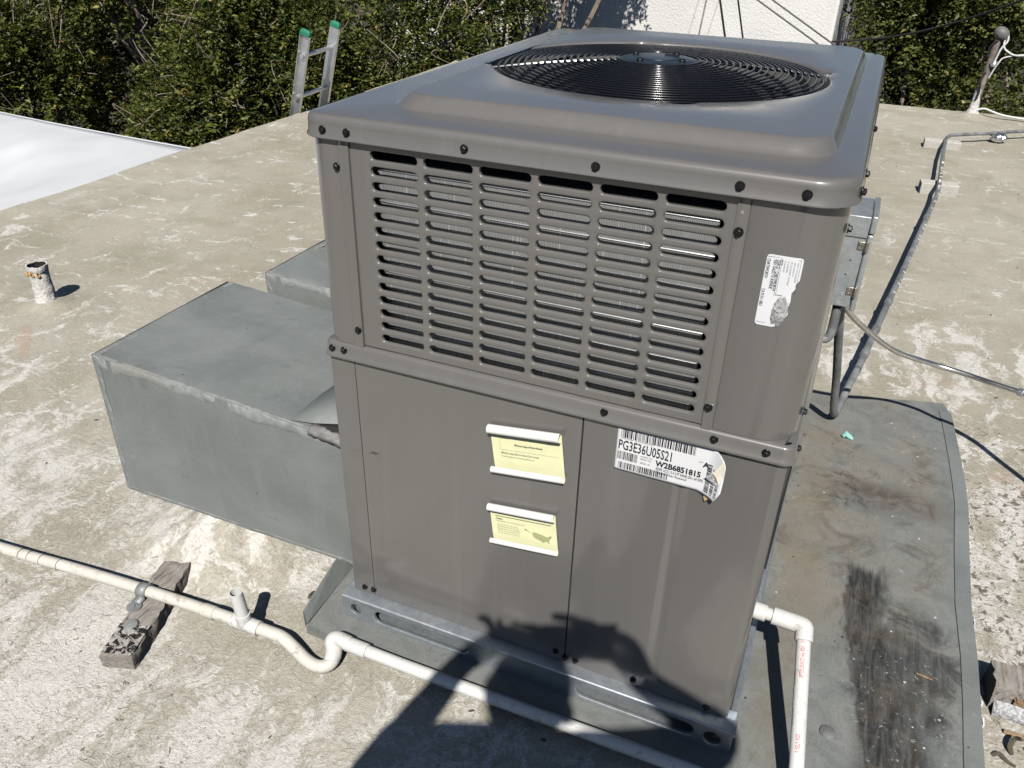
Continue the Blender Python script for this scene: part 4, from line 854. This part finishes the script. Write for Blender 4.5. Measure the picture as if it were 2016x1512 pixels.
pf = [(.860, .985, z0 - .004), (.872, 1.0, .432), (.925, 1.073, .36), (1.021, 1.161, .27), (1.128, 1.248, .212), (1.223, 1.246, .20), (1.293, 1.203, .208), (1.345, 1.178, .212)]
b = MB(); pts = smoothpath(pf, 26); b.tube(pts, [.0072 + .0004*(i % 2) for i in range(len(pts))], 10); b.build('hose', M['steel'], FX_, smooth=True)
b = MB(); collar(b, (1.352, 1.174, .213), (.055, -.03, .004), .0115, .014, 8); collar(b, (1.362, 1.169, .2135), (.055, -.03, .004), .009, .016, 12); b.build('connector', M['alu'], FX_)
b = MB(); pts = smoothpath([(1.366, 1.167, .214), (1.42, 1.12, .21), (1.49, 1.03, .20), (1.60, .90, .19), (1.8, .75, .12), (2.1, .62, -.05)], 10); b.tube(pts, .0095, 10); b.build('cord', M['cable'], FX_, smooth=True)
for nm, lab, c, L, a in (('support_block', 'white painted wood block under conduit nearer the unit', (1.285, 4.14), .20, .10), ('support_block', 'white painted wood block under conduit nearest its bend', (1.335, 5.30), .23, .02)):
    T = thing(nm, lab, 'wood block', (c[0], c[1], ZR), 'support blocks under roof conduit'); b = MB(); b.box((c[0]-L/2, c[1]-.045, ZR-.01), (c[0]+L/2, c[1]+.045, ZR+.062 if a > .05 else ZR+.052), rot=Matrix.Rotation(a, 3, 'Z')); b.build('block', M['woodpaint'], T, bevel=.004)
b = MB(); L = []
for i in range(11):
    t = PI*i/10; L.append([(1.71 + (.055*math.sin(t))*(1 + .5*fbm(math.cos(a)*2, math.sin(a)*2, i*.7))*math.cos(a), 5.66 + .04*math.sin(t)*(1 + .5*fbm(math.cos(a)*2, math.sin(a)*2, i*.7+5))*math.sin(a), ZR + .035 - .035*math.cos(t)*(1 + .3*fbm(math.cos(a), math.sin(a), i))) for a in [2*PI*q/16 for q in range(16)]])
b.loops(L, True, True); tag(b.build('foil_ball', M['foil']), 'crumpled silver foil lying against conduit near far roof edge', 'foil')
b = MB(); b.tube([(.955, 1.195, ZS + .004), (.962, 1.20, ZS + .012), (.975, 1.196, ZS + .006), (.985, 1.19, ZS + .004)], [.006, .010, .008, .003], 7); tag(b.build('plastic_scrap', M['teal'], smooth=True), 'small teal plastic scrap on sheet below the conduit bend', 'plastic scrap')

# mast with weatherhead
MS = thing('service_mast', 'rusty electrical mast with round weatherhead at far roof edge', 'mast', (1.585, 6.5, ZR))
b = MB(); b.tube([(1.583, 6.5, ZR - .02), (1.585, 6.5, .02), (1.592, 6.5, .12), (1.612, 6.5, .50)], [.034, .030, .024, .024], 14); b.build('pipe', M['mast'], MS, smooth=True)
b = MB(); b.lathe([(.075, -.01), (.055, .02), (.036, .07), (.030, .13), (.026, .22)], (1.585, 6.5, ZR), n=18); b.build('flashing', M['ventcoat'], MS, smooth=True)
b = MB(); L = []
for i in range(9):
    t = PI*i/8; L.append([(1.622 + .055*math.sin(t)*math.cos(a) + .012*math.cos(t), 6.5 + .05*math.sin(t)*math.sin(a), .535 - .052*math.cos(t)) for a in [2*PI*q/18 for q in range(18)]])
b.loops(L, True, True); b.build('weatherhead', M['head'], MS, smooth=True, ang=180)
b = MB(); b.tube([(1.615, 6.47, .49), (1.59, 6.46, .48), (1.565, 6.46, .44), (1.57, 6.465, .38)], .006, 7); b.tube([(1.59, 6.465, .26), (1.57, 6.46, .20), (1.585, 6.46, .12), (1.58, 6.46, .06)], .008, 7); b.build('black_ties', M['cable'], MS, smooth=True)
b = MB(); b.tube(smoothpath([(1.66, 6.49, .55), (1.675, 6.48, .49), (1.645, 6.47, .43), (1.628, 6.47, .34), (1.62, 6.47, .30)], 5), .0075, 7); b.tube(smoothpath([(1.668, 6.49, .54), (1.655, 6.48, .47), (1.69, 6.46, .42), (1.80, 6.44, .40), (2.1, 6.4, .50)], 5), .007, 7); b.tube(smoothpath([(1.622, 6.47, .22), (1.655, 6.46, .33), (1.70, 6.46, .38), (1.9, 6.44, .42)], 5), .006, 7); b.build('white_leads', M['wcable'], MS, smooth=True)
b = MB(); b.lathe([(.02, -.02), (.028, 0), (.02, .02)], (1.628, 6.47, .325), n=12); b.build('insulator', M['alu'], MS, smooth=True)
b = MB(); b.tube(smoothpath([(1.60, 6.47, ZR + .06), (1.66, 6.48, ZR + .075), (1.74, 6.5, ZR + .05), (1.85, 6.5, ZR + .03), (2.2, 6.5, ZR + .01)], 5), .008, 7); tag(b.build('white_cable', M['wcable'], smooth=True), 'white cable trailing along far roof edge from mast base', 'cable')

# ================================================================== ladder
LD = thing('ladder', 'aluminium ladder with green rail caps leaning on left roof edge', 'ladder', (-3.45, 4.2, -3.3))
def rail(y0, y1, ztop):
    bt, tp = Vector((-4.05, y0, -3.3)), Vector((-2.945, y1, ztop)); d = (tp - bt).normalized(); n = Vector((d.z, 0, -d.x)); L = []
    s = 1 if y0 > 4.2 else -1; w2, t2, k = .038, .013, .003
    sec = [(-w2, -t2*s), (w2, -t2*s), (w2, t2*s), (w2-k, t2*s), (w2-k, (-t2+k*s*s)*s + 0), (-w2+k, (-t2+k)*s), (-w2+k, t2*s), (-w2, t2*s)]
    for t in (0, 1):
        p = bt.lerp(tp, t); L.append([p + n*a + Vector((0, c, 0)) for a, c in sec])
    m = MB(); m.loops(L, True, True); m.build('rail', M['alu'], LD)
    e = MB(); p = tp; Lc = []
    for h, sc in ((-.022, 1.08), (.0, 1.10), (.016, .95), (.024, .5)): Lc.append([p + d*h + n*a*sc + Vector((0, c*sc*1.1, 0)) for a, c in ((-w2, -t2), (w2, -t2), (w2, t2), (-w2, t2))])
    e.loops(Lc, True, True); e.build('rail_cap', M['green'], LD, bevel=.006); return bt, tp
a0, a1 = rail(4.03, 4.03, .49); c0, c1 = rail(4.405, 4.405, .505)
Ln = (a1 - a0).length
for k in range(12):
    t = 1 - (.165 + .305*k)/Ln; p, q = a0.lerp(a1, t), c0.lerp(c1, t); b = MB(); b.tube([p + Vector((0, -.016, 0)), q + Vector((0, .016, 0))], .0165, 8); b.build('rung', M['alu'], LD)

# ================================================================== canopy
CN = thing('canopy', 'white fabric canopy roof beyond the left roof edge', 'canopy', (-4.6, 2.2, -3.3))
b = MB(); nu, nv = 60, 44; A, B_, C_, D_ = Vector((-3.10, 2.965, -.100)), Vector((-6.7, 3.62, -.22)), Vector((-6.7, -1.2, -.35)), Vector((-3.16, -1.2, -.22)); vv = []
for j in range(nv+1):
    for i in range(nu+1):
        u, v = i/nu, j/nv; p = A*(1-u)*(1-v) + B_*u*(1-v) + C_*u*v + D_*(1-u)*v
        z = -.16*math.sin(PI*min(1, u*1.1))*math.sin(PI*v*.9)*.6 + .055*fbm(u*4, v*6, 2, 4)*min(1, u*5) + .02*abs(fbm(u*9 + v*4, v*5, 6, 3))*min(1, u*5) + .010*math.sin(u*46 + 5*fbm(u*3, v*4))*max(0, 1 - v*2.5)*min(1, u*5)*.6 + .012*math.sin((u*.7 + v)*60)*max(0, .5 - abs(u - .75))*(v > 0)
        vv.append(p + Vector((0, .05*math.sin(u*PI)*(v < .01) * -1, z*min(1, 10*min(v, u) + .0))))
b.add(vv, [(j*(nu+1)+i, j*(nu+1)+i+1, (j+1)*(nu+1)+i+1, (j+1)*(nu+1)+i) for j in range(nv) for i in range(nu)]); o = b.build('fabric', M['tarp'], CN, smooth=True, ang=180); o.modifiers.new('s', 'SOLIDIFY').thickness = .003
b = MB(); b.tube([vv[i] + Vector((0, .004, -.01)) for i in range(0, nu+1, 2)], .014, 8); b.build('hem', M['tarp'], CN, smooth=True)
for p in (A + Vector((-.06, -.06, 0)), B_, C_, D_):
    b = MB(); b.tube([(p.x, p.y, -3.3), (p.x, p.y, p.z - .03)], .02, 8); b.build('leg', M['alu'], CN, smooth=True)

# ================================================================== white building and wires
BD = thing('building', 'white stucco building wall rising behind the unit', 'building', (-2, 11, -3.3))
b = MB(); b.box((-5.2, 9.0, -3.3), (.297, 14, 1.9)); b.build('wall', M['stucco'], BD, bevel=.03)
b = MB(); b.box((-5.3, 8.94, 1.9), (.36, 14.1, 2.0)); b.build('roof_edge', M['woodpaint'], BD)
for k, (xt, xb, r, mt) in enumerate(((-1.17, -1.30, .006, 'wcable'), (-1.10, -1.16, .009, 'twig'), (-.95, -1.08, .006, 'wcable'), (-1.0, -.80, .009, 'cable'), (-.80, -.60, .007, 'cable'))):
    b = MB(); b.tube([(xt + (xt-xb)*2.2, 8.988, 1.85), (xt, 8.988, .56), (xb, 8.988, -.1), (xb, 8.988, -1.2)], r, 6)
    tag(b.build('hanging_cable', M[mt], smooth=True), ('leftmost thin pale cable down the white wall', 'brownish cable second from left on white wall', 'pale cable slanting in middle of white wall cables', 'black cable crossing the white wall cables', 'rightmost thin dark cable of the white wall bundle')[k], 'cable', 'cables hanging on white wall')
for p, q, lab in (((-3.4, 6.95, 2.385), (.75, 6.95, .052), 'lower black wire running diagonally down in front of white wall'), ((-3.2, 6.95, 2.35), (.85, 6.95, .075), 'upper black wire running diagonally down in front of white wall')):
    P, Q = Vector(p), Vector(q); b = MB(); b.tube([P.lerp(Q, t) - Vector((0, 0, .012*math.sin(PI*t))) for t in [i/16 for i in range(17)]], .0075, 6); tag(b.build('overhead_wire', M['cable'], smooth=True), lab, 'wire', 'overhead wires')
b = MB(); P, Q = Vector((.30, 8.95, .09)), Vector((1.95, 7.4, .78)); b.tube([P.lerp(Q, t) - Vector((0, 0, .10*math.sin(PI*t))) for t in [i/16 for i in range(17)]], .011, 6); tag(b.build('overhead_wire', M['cable'], smooth=True), 'sagging black wire from building corner across right trees', 'wire', 'overhead wires')
b = MB(); b.tube(smoothpath([(.30, 8.95, .08), (.9, 8.4, -.25), (1.2, 7.9, -.5), (1.5, 7.6, -.65)], 5), .005, 6); tag(b.build('overhead_wire', M['cable'], smooth=True), 'thin wire dropping low in front of right trees', 'wire', 'overhead wires')

# ================================================================== trees
def leaf_mesh(name, mat, parent, bases, dirs, lens, nl, size, rng):
    """twigs with paired leaves; everything vectorised"""
    n = len(bases); t = (np.arange(nl) + .6) / nl
    up = np.array([0, 0, 1.0]); side = np.cross(dirs, up); side /= (np.linalg.norm(side, axis=1, keepdims=True) + 1e-9); nrm = np.cross(side, dirs)
    droop = np.zeros((n, nl, 3)); droop[:, :, 2] = -(t**2)[None] * lens[:, None] * .45
    pos = bases[:, None] + dirs[:, None] * (t[None, :, None] * lens[:, None, None]) + droop + rng.normal(0, .008, (n, nl, 3))
    sg = np.where(np.arange(nl) % 2 == 0, 1.0, -1.0)[None, :, None]
    ld = side[:, None]*sg*.9 + dirs[:, None]*.65 + nrm[:, None]*rng.normal(.05, .35, (n, nl, 1)) + rng.normal(0, .28, (n, nl, 3)); ld /= np.linalg.norm(ld, axis=2, keepdims=True)
    ln = nrm[:, None] + rng.normal(0, .5, (n, nl, 3)); lw = np.cross(ld, ln); lw /= (np.linalg.norm(lw, axis=2, keepdims=True) + 1e-9); nn = np.cross(lw, ld)
    sz = size * rng.uniform(.7, 1.25, (n, nl, 1)) * rng.uniform(.6, 1.4, (n, 1, 1)); p0 = pos
    v = np.stack([p0, p0 + ld*sz*.45 + lw*sz*.24 + nn*sz*.07, p0 + ld*sz - nn*sz*.08, p0 + ld*sz*.45 - lw*sz*.24 + nn*sz*.07], axis=2).reshape(-1, 3)
    k = n * nl; me = bpy.data.meshes.new(name); me.vertices.add(4*k); me.vertices.foreach_set('co', v.astype(np.float32).ravel())
    idx = np.arange(4*k).reshape(-1, 4); tri = np.concatenate([idx[:, [0, 1, 2]], idx[:, [0, 2, 3]]], axis=1).reshape(-1)
    me.loops.add(6*k); me.loops.foreach_set('vertex_index', tri.astype(np.int32)); me.polygons.add(2*k); me.polygons.foreach_set('loop_start', np.arange(0, 6*k, 3, dtype=np.int32)); me.polygons.foreach_set('loop_total', np.full(2*k, 3, dtype=np.int32))
    me.update(calc_edges=True); tw = rng.uniform(0, 1, n)
    tint = np.clip(.15 + .5*tw[:, None]*np.ones((n, nl)) + rng.normal(0, .16, (n, nl)), 0, .93); odd = rng.uniform(0, 1, (n, nl)); tint = np.where(odd > .975, rng.uniform(.93, 1, (n, nl)), tint)
    at = me.attributes.new('tint', 'FLOAT', 'FACE'); at.data.foreach_set('value', np.repeat(tint.ravel(), 2).astype(np.float32))
    me.materials.append(M[mat]); o = bpy.data.objects.new(name, me); COL.objects.link(o); attach(o, parent); return o
def tree(name, label, base, lumps, ntw, size, mat, group, seed, nl=15, tl=.26, bare=11):
    rng = np.random.default_rng(seed); T = thing(name, label, 'tree', (base[0], base[1], -3.3), group)
    lum = np.array(lumps, float); vol = lum[:, 3]*lum[:, 4]*lum[:, 5]; vol = vol**.75; which = rng.choice(len(lum), ntw, p=vol/vol.sum())
    d = rng.normal(0, 1, (ntw, 3)); tc = np.array(CAM)[None] - lum[which, :3]; tc /= np.linalg.norm(tc, axis=1, keepdims=True)
    flip = ((d*tc).sum(1) < 0) & (rng.uniform(0, 1, ntw) < .62); d[flip] -= 2*(d[flip]*tc[flip]).sum(1, keepdims=True)*tc[flip]
    d /= np.linalg.norm(d, axis=1, keepdims=True); r = rng.uniform(.25, 1, ntw)**.45
    nz = np.array([fbm(*(q*1.9 + seed), 3) for q in d]); r *= (1 + .28*nz)
    p = lum[which, :3] + d*lum[which, 3:6]*r[:, None]
    dr = d*.8 + rng.normal(0, .55, (ntw, 3)) + np.array([0, 0, .12]); dr /= np.linalg.norm(dr, axis=1, keepdims=True); ln = tl*rng.uniform(.6, 1.4, ntw)
    leaf_mesh('crown', mat, T, p - dr*ln[:, None]*.4, dr, ln, nl, size, rng)
    b = MB(); bx, by = base; top = Vector(lum[:, :3].mean(0)); mid = Vector((bx, by, -3.3)).lerp(top, .5) + Vector((rng.normal(0, .1), rng.normal(0, .1), 0))
    b.tube(smoothpath([(bx, by, -3.3), mid, top], 6), [.11 - .06*i/12 for i in range(13)], 9); b.build('trunk', M['bark'], T, smooth=True)
    b = MB()
    for q in lum:
        e = Vector(q[:3]) + Vector(rng.normal(0, .15, 3)); m = mid.lerp(e, .55) + Vector(rng.normal(0, .15, 3)); b.tube(smoothpath([mid, m, e], 5), [.045 - .035*i/10 for i in range(11)], 6)
        for _ in range(bare):
            dd = Vector(rng.normal(0, 1, 3)); dd.normalize(); tcv = (CAM - Vector(q[:3])).normalized(); dd = (dd + tcv*.7).normalized(); s = Vector(q[:3]) + Vector((dd.x*q[3], dd.y*q[4], dd.z*q[5]))*.25; f = Vector(q[:3]) + Vector((dd.x*q[3], dd.y*q[4], dd.z*q[5]))*rng.uniform(.85, 1.12) + Vector((0, 0, rng.normal(0, .15)))
            mm = s.lerp(f, .5) + Vector(rng.normal(0, .16, 3)); b.tube(smoothpath([s, mm, f], 4), [.0075 - .005*i/8 for i in range(9)], 5)
    b.build('branches', M['twig'], T, smooth=True); return T
def lump(cx, cy, z0, z1, r, n, rng):
    return [(cx + rng.uniform(-r, r)*.75, cy + rng.uniform(-r, r)*.55, rng.uniform(z0, z1), rng.uniform(.42, .75)*r, rng.uniform(.42, .75)*r, rng.uniform(.4, .7)*r) for _ in range(n)]
lr = np.random.default_rng(5)
GL = 'leafy trees beyond left roof edge'
shade_lumps = lambda x, y, r, n: [(x + lr.uniform(-r, r), y + lr.uniform(-.3, .3), lr.uniform(1.15, 2.3), r*.55, r*.5, r*.42) for _ in range(n)]  # unseen crown lumps above the view, added to shade the foliage behind
tree('leafy_tree', 'leafy green tree at far left behind the white canopy', (-9.3, 6.2), lump(-9.0, 6.1, -.9, .5, 1.2, 7, lr) + [(-8.4, 5.8, -.1, .5, .45, .45)] + shade_lumps(-8.3, 6.3, .8, 3), 1900, .055, 'leafA', GL, 1)
tree('leafy_tree', 'dark gapped tree standing right of the far left tree', (-7.6, 8.2), lump(-7.7, 6.7, .15, .6, .75, 5, lr) + [(-7.0, 6.7, .0, .45, .4, .3), (-7.25, 6.6, -1.0, .35, .3, .25)] + shade_lumps(-7.6, 6.2, 1.1, 5), 1300, .055, 'leafA', GL, 2)
tree('leafy_tree', 'bushy tree in front of which the canopy corner ends', (-6.0, 6.3), lump(-5.9, 6.2, -1.3, .5, .85, 9, lr) + [(-5.5, 5.7, -.6, .5, .45, .6), (-6.0, 5.6, -.9, .5, .4, .4)], 2500, .052, 'leafA', GL, 3)
tree('leafy_tree', 'leafy tree just left of the ladder', (-5.0, 6.6), lump(-4.8, 6.6, -1.2, .6, .75, 9, lr), 2200, .050, 'leafA', GL, 4)
tree('leafy_tree', 'leafy tree right behind the ladder', (-3.9, 7.4), lump(-3.9, 7.3, -1.2, .8, .75, 9, lr), 2200, .048, 'leafA', GL, 6)
tree('leafy_tree', 'tree between the ladder and the white wall with dry branches', (-3.3, 8.2), lump(-3.4, 8.0, -.9, .9, .60, 7, lr) + [(-2.45, 8.05, 1.5, .5, .45, .45), (-2.0, 8.15, 1.25, .36, .4, .25), (-2.9, 8.0, .75, .35, .4, .45), (-2.0, 8.1, 1.75, .45, .4, .4)], 2100, .046, 'leafA', GL, 7, bare=9)
GR = 'leafy trees beyond far roof edge at right'
tree('leafy_tree', 'leafy tree against the right edge of white building', (.95, 9.9), lump(1.0, 9.7, -1.3, 1.3, .85, 8, lr) + [(.75, 9.3, -.9, .5, .5, .8)], 2300, .052, 'leafB', GR, 8, bare=3)
tree('leafy_tree', 'leafy tree directly behind the service mast', (1.9, 9.6), lump(2.0, 9.5, -1.4, 1.3, .95, 9, lr), 2400, .052, 'leafB', GR, 9, bare=3)
tree('leafy_tree', 'leafy tree at right picture edge past the service mast', (3.0, 10.3), lump(3.1, 10.2, -1.4, 1.4, 1.2, 8, lr), 2000, .058, 'leafB', GR, 10, bare=3)
for k, (x, y) in enumerate(((-10.6, 8.6), (-8.6, 8.5), (-6.6, 8.6), (-12.2, 7.6), (-10.6, 5.2))):
    tree('leafy_tree', ('rear dark tree behind far left trees', 'rear dark tree behind the gapped tree', 'rear dark tree left of the white building', 'rear tree at outer left picture edge', 'tree beside the canopy at left picture edge')[k], (x, y), lump(x, y, -2.2, .9, 1.5, 9, lr), 1300, .075, 'leafA', GL, 20+k, bare=2)
for k, (x, y) in enumerate(((1.3, 12.5), (3.6, 13))):
    tree('leafy_tree', ('rear dark tree seen between the two nearer right trees', 'rear dark tree behind right picture edge tree')[k], (x, y), lump(x, y, -2.4, .9, 1.6, 8, lr), 1100, .08, 'leafB', GR, 30+k, bare=2)

# ================================================================== small debris on the roof
DBM = []
for k in range(3):
    b = MB(); r = random.Random(50+k); n = 7
    b.add([(.010*math.cos(2*PI*i/n)*r.uniform(.5, 1.2), .006*math.sin(2*PI*i/n)*r.uniform(.5, 1.2), 0) for i in range(n)] + [(.003*r.uniform(-1, 1), 0, .004)], [(i, (i+1) % n, n) for i in range(n)])
    me = bpy.data.meshes.new('leaf_litter'); me.from_pydata(b.v, [], b.f); me.materials.append(M['bark']); DBM.append(me)
r = random.Random(9); b = MB()
for k in range(130):
    x = r.uniform(-1.3, 1.8); y = r.uniform(-.55, 1.9) if k % 3 else r.uniform(1.9, 5)
    if -.8 < x < 1.3 and -.1 < y < 1.55: continue
    me = DBM[k % 3]; s = r.uniform(.25, .95); a = r.uniform(0, 6.3); z = roof_z(x, y) + .001
    b.add([(x + s*(v.co.x*math.cos(a) - v.co.y*math.sin(a)), y + s*(v.co.x*math.sin(a) + v.co.y*math.cos(a)), z + v.co.z*s) for v in me.vertices], [tuple(p.vertices) for p in me.polygons])
tag(b.build('leaf_litter', M['bark']), 'tiny dark leaf crumbs scattered over the pale roof', 'litter', kind='stuff')
for (x, y, s, lab) in ((-.905, 1.02, 2.2, 'single dark dead leaf on roof left of near duct'), (.102, -.50, 2.4, 'dark leaf clump on roof at bottom edge'), (-.135, .005, 1.6, 'small round dark leaf beside sheet left lip')):
    o = bpy.data.objects.new('dead_leaf', DBM[1]); COL.objects.link(o); o.location = (x, y, roof_z(x, y) + .002); o.scale = (s, s, s); o.rotation_euler = (0, 0, s*3); tag(o, lab, 'leaf', 'dead leaves on roof')
for (x, y, s, lab) in ((1.0, .10, 1, 'dark round putty blob on sheet beside drain pipe'),):
    b = MB(); b.lathe([(.016, 0), (.015, .003), (.008, .005)], (x, y, ZS), n=14); tag(b.build('putty_blob', M['conduit'], smooth=True), lab, 'putty')

# ================================================================== the photographer (stands behind the camera, casts the shadow)
PS = thing('person', 'person in dark shirt and jeans holding up phone, seen only by shadow', 'person', (.87, -1.47, ZR))
def skin(name, verts, edges, mat, root=0, sub=2):
    me = bpy.data.meshes.new(name); me.from_pydata([v[0] for v in verts], edges, []); o = bpy.data.objects.new(name, me); COL.objects.link(o)
    me.materials.append(M[mat]); o.modifiers.new('skin', 'SKIN').use_smooth_shade = True; sv = me.skin_vertices[0].data
    for i, v in enumerate(verts):
        rr = v[1]; sv[i].radius = rr if isinstance(rr, tuple) else (rr, rr); sv[i].use_root = (i == root)
    ss = o.modifiers.new('sub', 'SUBSURF'); ss.levels = ss.render_levels = sub; attach(o, PS); return o
HC = Vector((.855, -1.424, 1.50))
sL, sR = Vector((.690, -1.455, 1.30)), Vector((1.030, -1.365, 1.345)); eL, eR = Vector((.520, -1.345, 1.04)), Vector((1.165, -1.115, 1.215)); wL, wR = Vector((.632, -1.195, 1.275)), Vector((.985, -1.105, 1.290))
body = [((.87, -1.50, .86), (.15, .11)), ((.87, -1.49, 1.02), (.135, .10)), ((.865, -1.47, 1.20), (.15, .105)), ((.862, -1.455, 1.315), (.12, .085)), ((.858, -1.44, 1.385), .052), ((.856, -1.430, 1.445), (.068, .078)), ((.855, -1.424, 1.52), (.074, .088)), ((.855, -1.428, 1.595), (.052, .066)),
        (tuple(sL), .062), (tuple(sL.lerp(eL, .5)), .050), (tuple(eL), .041), (tuple(eL.lerp(wL, .5)), .039), (tuple(wL), .027), (tuple(sR), .062), (tuple(sR.lerp(eR, .5)), .050), (tuple(eR), .041), (tuple(eR.lerp(wR, .5)), .038), (tuple(wR), .027),
        ((.775, -1.50, .80), .088), ((.765, -1.49, .42), .060), ((.765, -1.51, .0), .042), ((.765, -1.44, -.05), .038), ((.757, -1.34, -.058), .03), ((.965, -1.50, .80), .088), ((.975, -1.49, .42), .060), ((.975, -1.51, .0), .042), ((.975, -1.44, -.05), .038), ((.985, -1.34, -.058), .03)]
hL, hR = Vector((.700, -1.135, 1.312)), Vector((.928, -1.066, 1.316)); h2L, h2R = Vector((.782, -1.105, 1.326)), Vector((.872, -1.085, 1.336))
body += [(tuple(hL), (.038, .020)), (tuple(hR), (.046, .026)), (tuple(h2L), (.034, .014)), (tuple(h2R), (.030, .014))]
ed = [(0,1),(1,2),(2,3),(3,4),(4,5),(5,6),(6,7),(3,8),(8,9),(9,10),(10,11),(11,12),(12,28),(28,30),(3,13),(13,14),(14,15),(15,16),(16,17),(17,29),(29,31),(0,18),(18,19),(19,20),(20,21),(21,22),(0,23),(23,24),(24,25),(25,26),(26,27)]
BO = skin('body', body, ed, 'skin')
for hand, tips in ((hL, [(-.040, .008, .006), (-.014, .012, .012), (.016, .014, .020), (.052, .012, .026)]), (hR, [(-.095, .002, .006), (-.064, .004, .010), (-.032, .004, .006), (.000, .004, -.004)])):
    vv, ee = [], []
    for k, t in enumerate(tips):
        t = Vector(t); i = len(vv); base = hand + Vector((t.x*.6, .006, .012)); vv += [(tuple(base - Vector((0, 0, .01))), .0105), (tuple(base + t*.5 + Vector((0, .006, .004))), .0095), (tuple(base + t + Vector((0, -.004, .0))), .0080)]; ee += [(i, i+1), (i+1, i+2)]
    i = len(vv); s = 1 if hand is hL else -1; vv += [(tuple(hand + Vector((.018*s, -.01, -.014))), .0120), (tuple(hand + Vector((.040*s, -.012, -.006))), .0105), (tuple(hand + Vector((.060*s, -.014, .006))), .0090)]; ee += [(i, i+1), (i+1, i+2)]
    for k in range(0, len(vv), 3): pass
    m_ = skin('fingers', vv, ee, 'skin'); sv = m_.data.skin_vertices[0].data
    for k in range(0, len(vv), 3): sv[k].use_root = True
cl = [(p, tuple(c*1.13 for c in (r if isinstance(r, tuple) else (r, r)))) for p, r in body]
sh = [cl[i] for i in (0, 1, 2, 3, 8, 9, 10, 11, 13, 14, 15, 16)]
skin('shirt', sh, [(0,1),(1,2),(2,3),(3,4),(4,5),(5,6),(6,7),(3,8),(8,9),(9,10),(10,11)], 'shirt')
tr_ = [cl[i] for i in (0, 18, 19, 20, 23, 24, 25)]
skin('trousers', tr_, [(0,1),(1,2),(2,3),(0,4),(4,5),(5,6)], 'jeans')
b = MB(); L = []
for i in range(9):
    t = PI*i/16*1.15; L.append([HC + Vector((.086*math.sin(t)*math.cos(a), .106*math.sin(t)*math.sin(a) - .012, .030 + .090*math.cos(t))) for a in [2*PI*q/20 for q in range(20)]])
b.loops(L, True); b.build('hair', M['hair'], PS, smooth=True)
for s in (-1, 1):
    b = MB(); b.lathe([(.010, 0), (.006, .004), (.001, .005)], (HC.x + s*.031, HC.y + .088, HC.z + .012), 'y', 12); b.build('eye', M['ink'], PS, smooth=True)
    b = MB(); b.tube([(HC.x + s*.078, HC.y, HC.z - .02), (HC.x + s*.086, HC.y - .008, HC.z + .005), (HC.x + s*.082, HC.y - .004, HC.z + .028)], [.008, .013, .008], 8); b.build('ear', M['skin'], PS, smooth=True)
b = MB(); b.tube([(HC.x, HC.y + .086, HC.z + .012), (HC.x, HC.y + .104, HC.z - .018), (HC.x, HC.y + .094, HC.z - .026)], [.007, .014, .009], 8); b.build('nose', M['skin'], PS, smooth=True)
b = MB(); b.tube([(HC.x - .022, HC.y + .078, HC.z - .052), (HC.x, HC.y + .086, HC.z - .052), (HC.x + .022, HC.y + .078, HC.z - .052)], [.003, .006, .003], 8); b.build('mouth', flat('lips', (.42, .18, .14), .5), PS, smooth=True)
PHN = thing('phone', 'black phone held sideways by the person at the camera position', 'phone', tuple(CAM - FX*.016))
rot = Matrix((RX, UX, -FX)).transposed(); pc_ = CAM + RX*.034 - UX*.010 - FX*.016
b = MB(); b.box((pc_.x-.0735, pc_.y-.0358, pc_.z-.004), (pc_.x+.0735, pc_.y+.0358, pc_.z+.004), rot=rot, piv=pc_); b.build('case', M['phone'], PHN, bevel=.003)
b = MB(); q = CAM - FX*.0115; b.box((q.x-.017, q.y-.017, q.z-.0008), (q.x+.017, q.y+.017, q.z+.0008), rot=rot, piv=q); b.build('lens_plate', M['phone'], PHN)
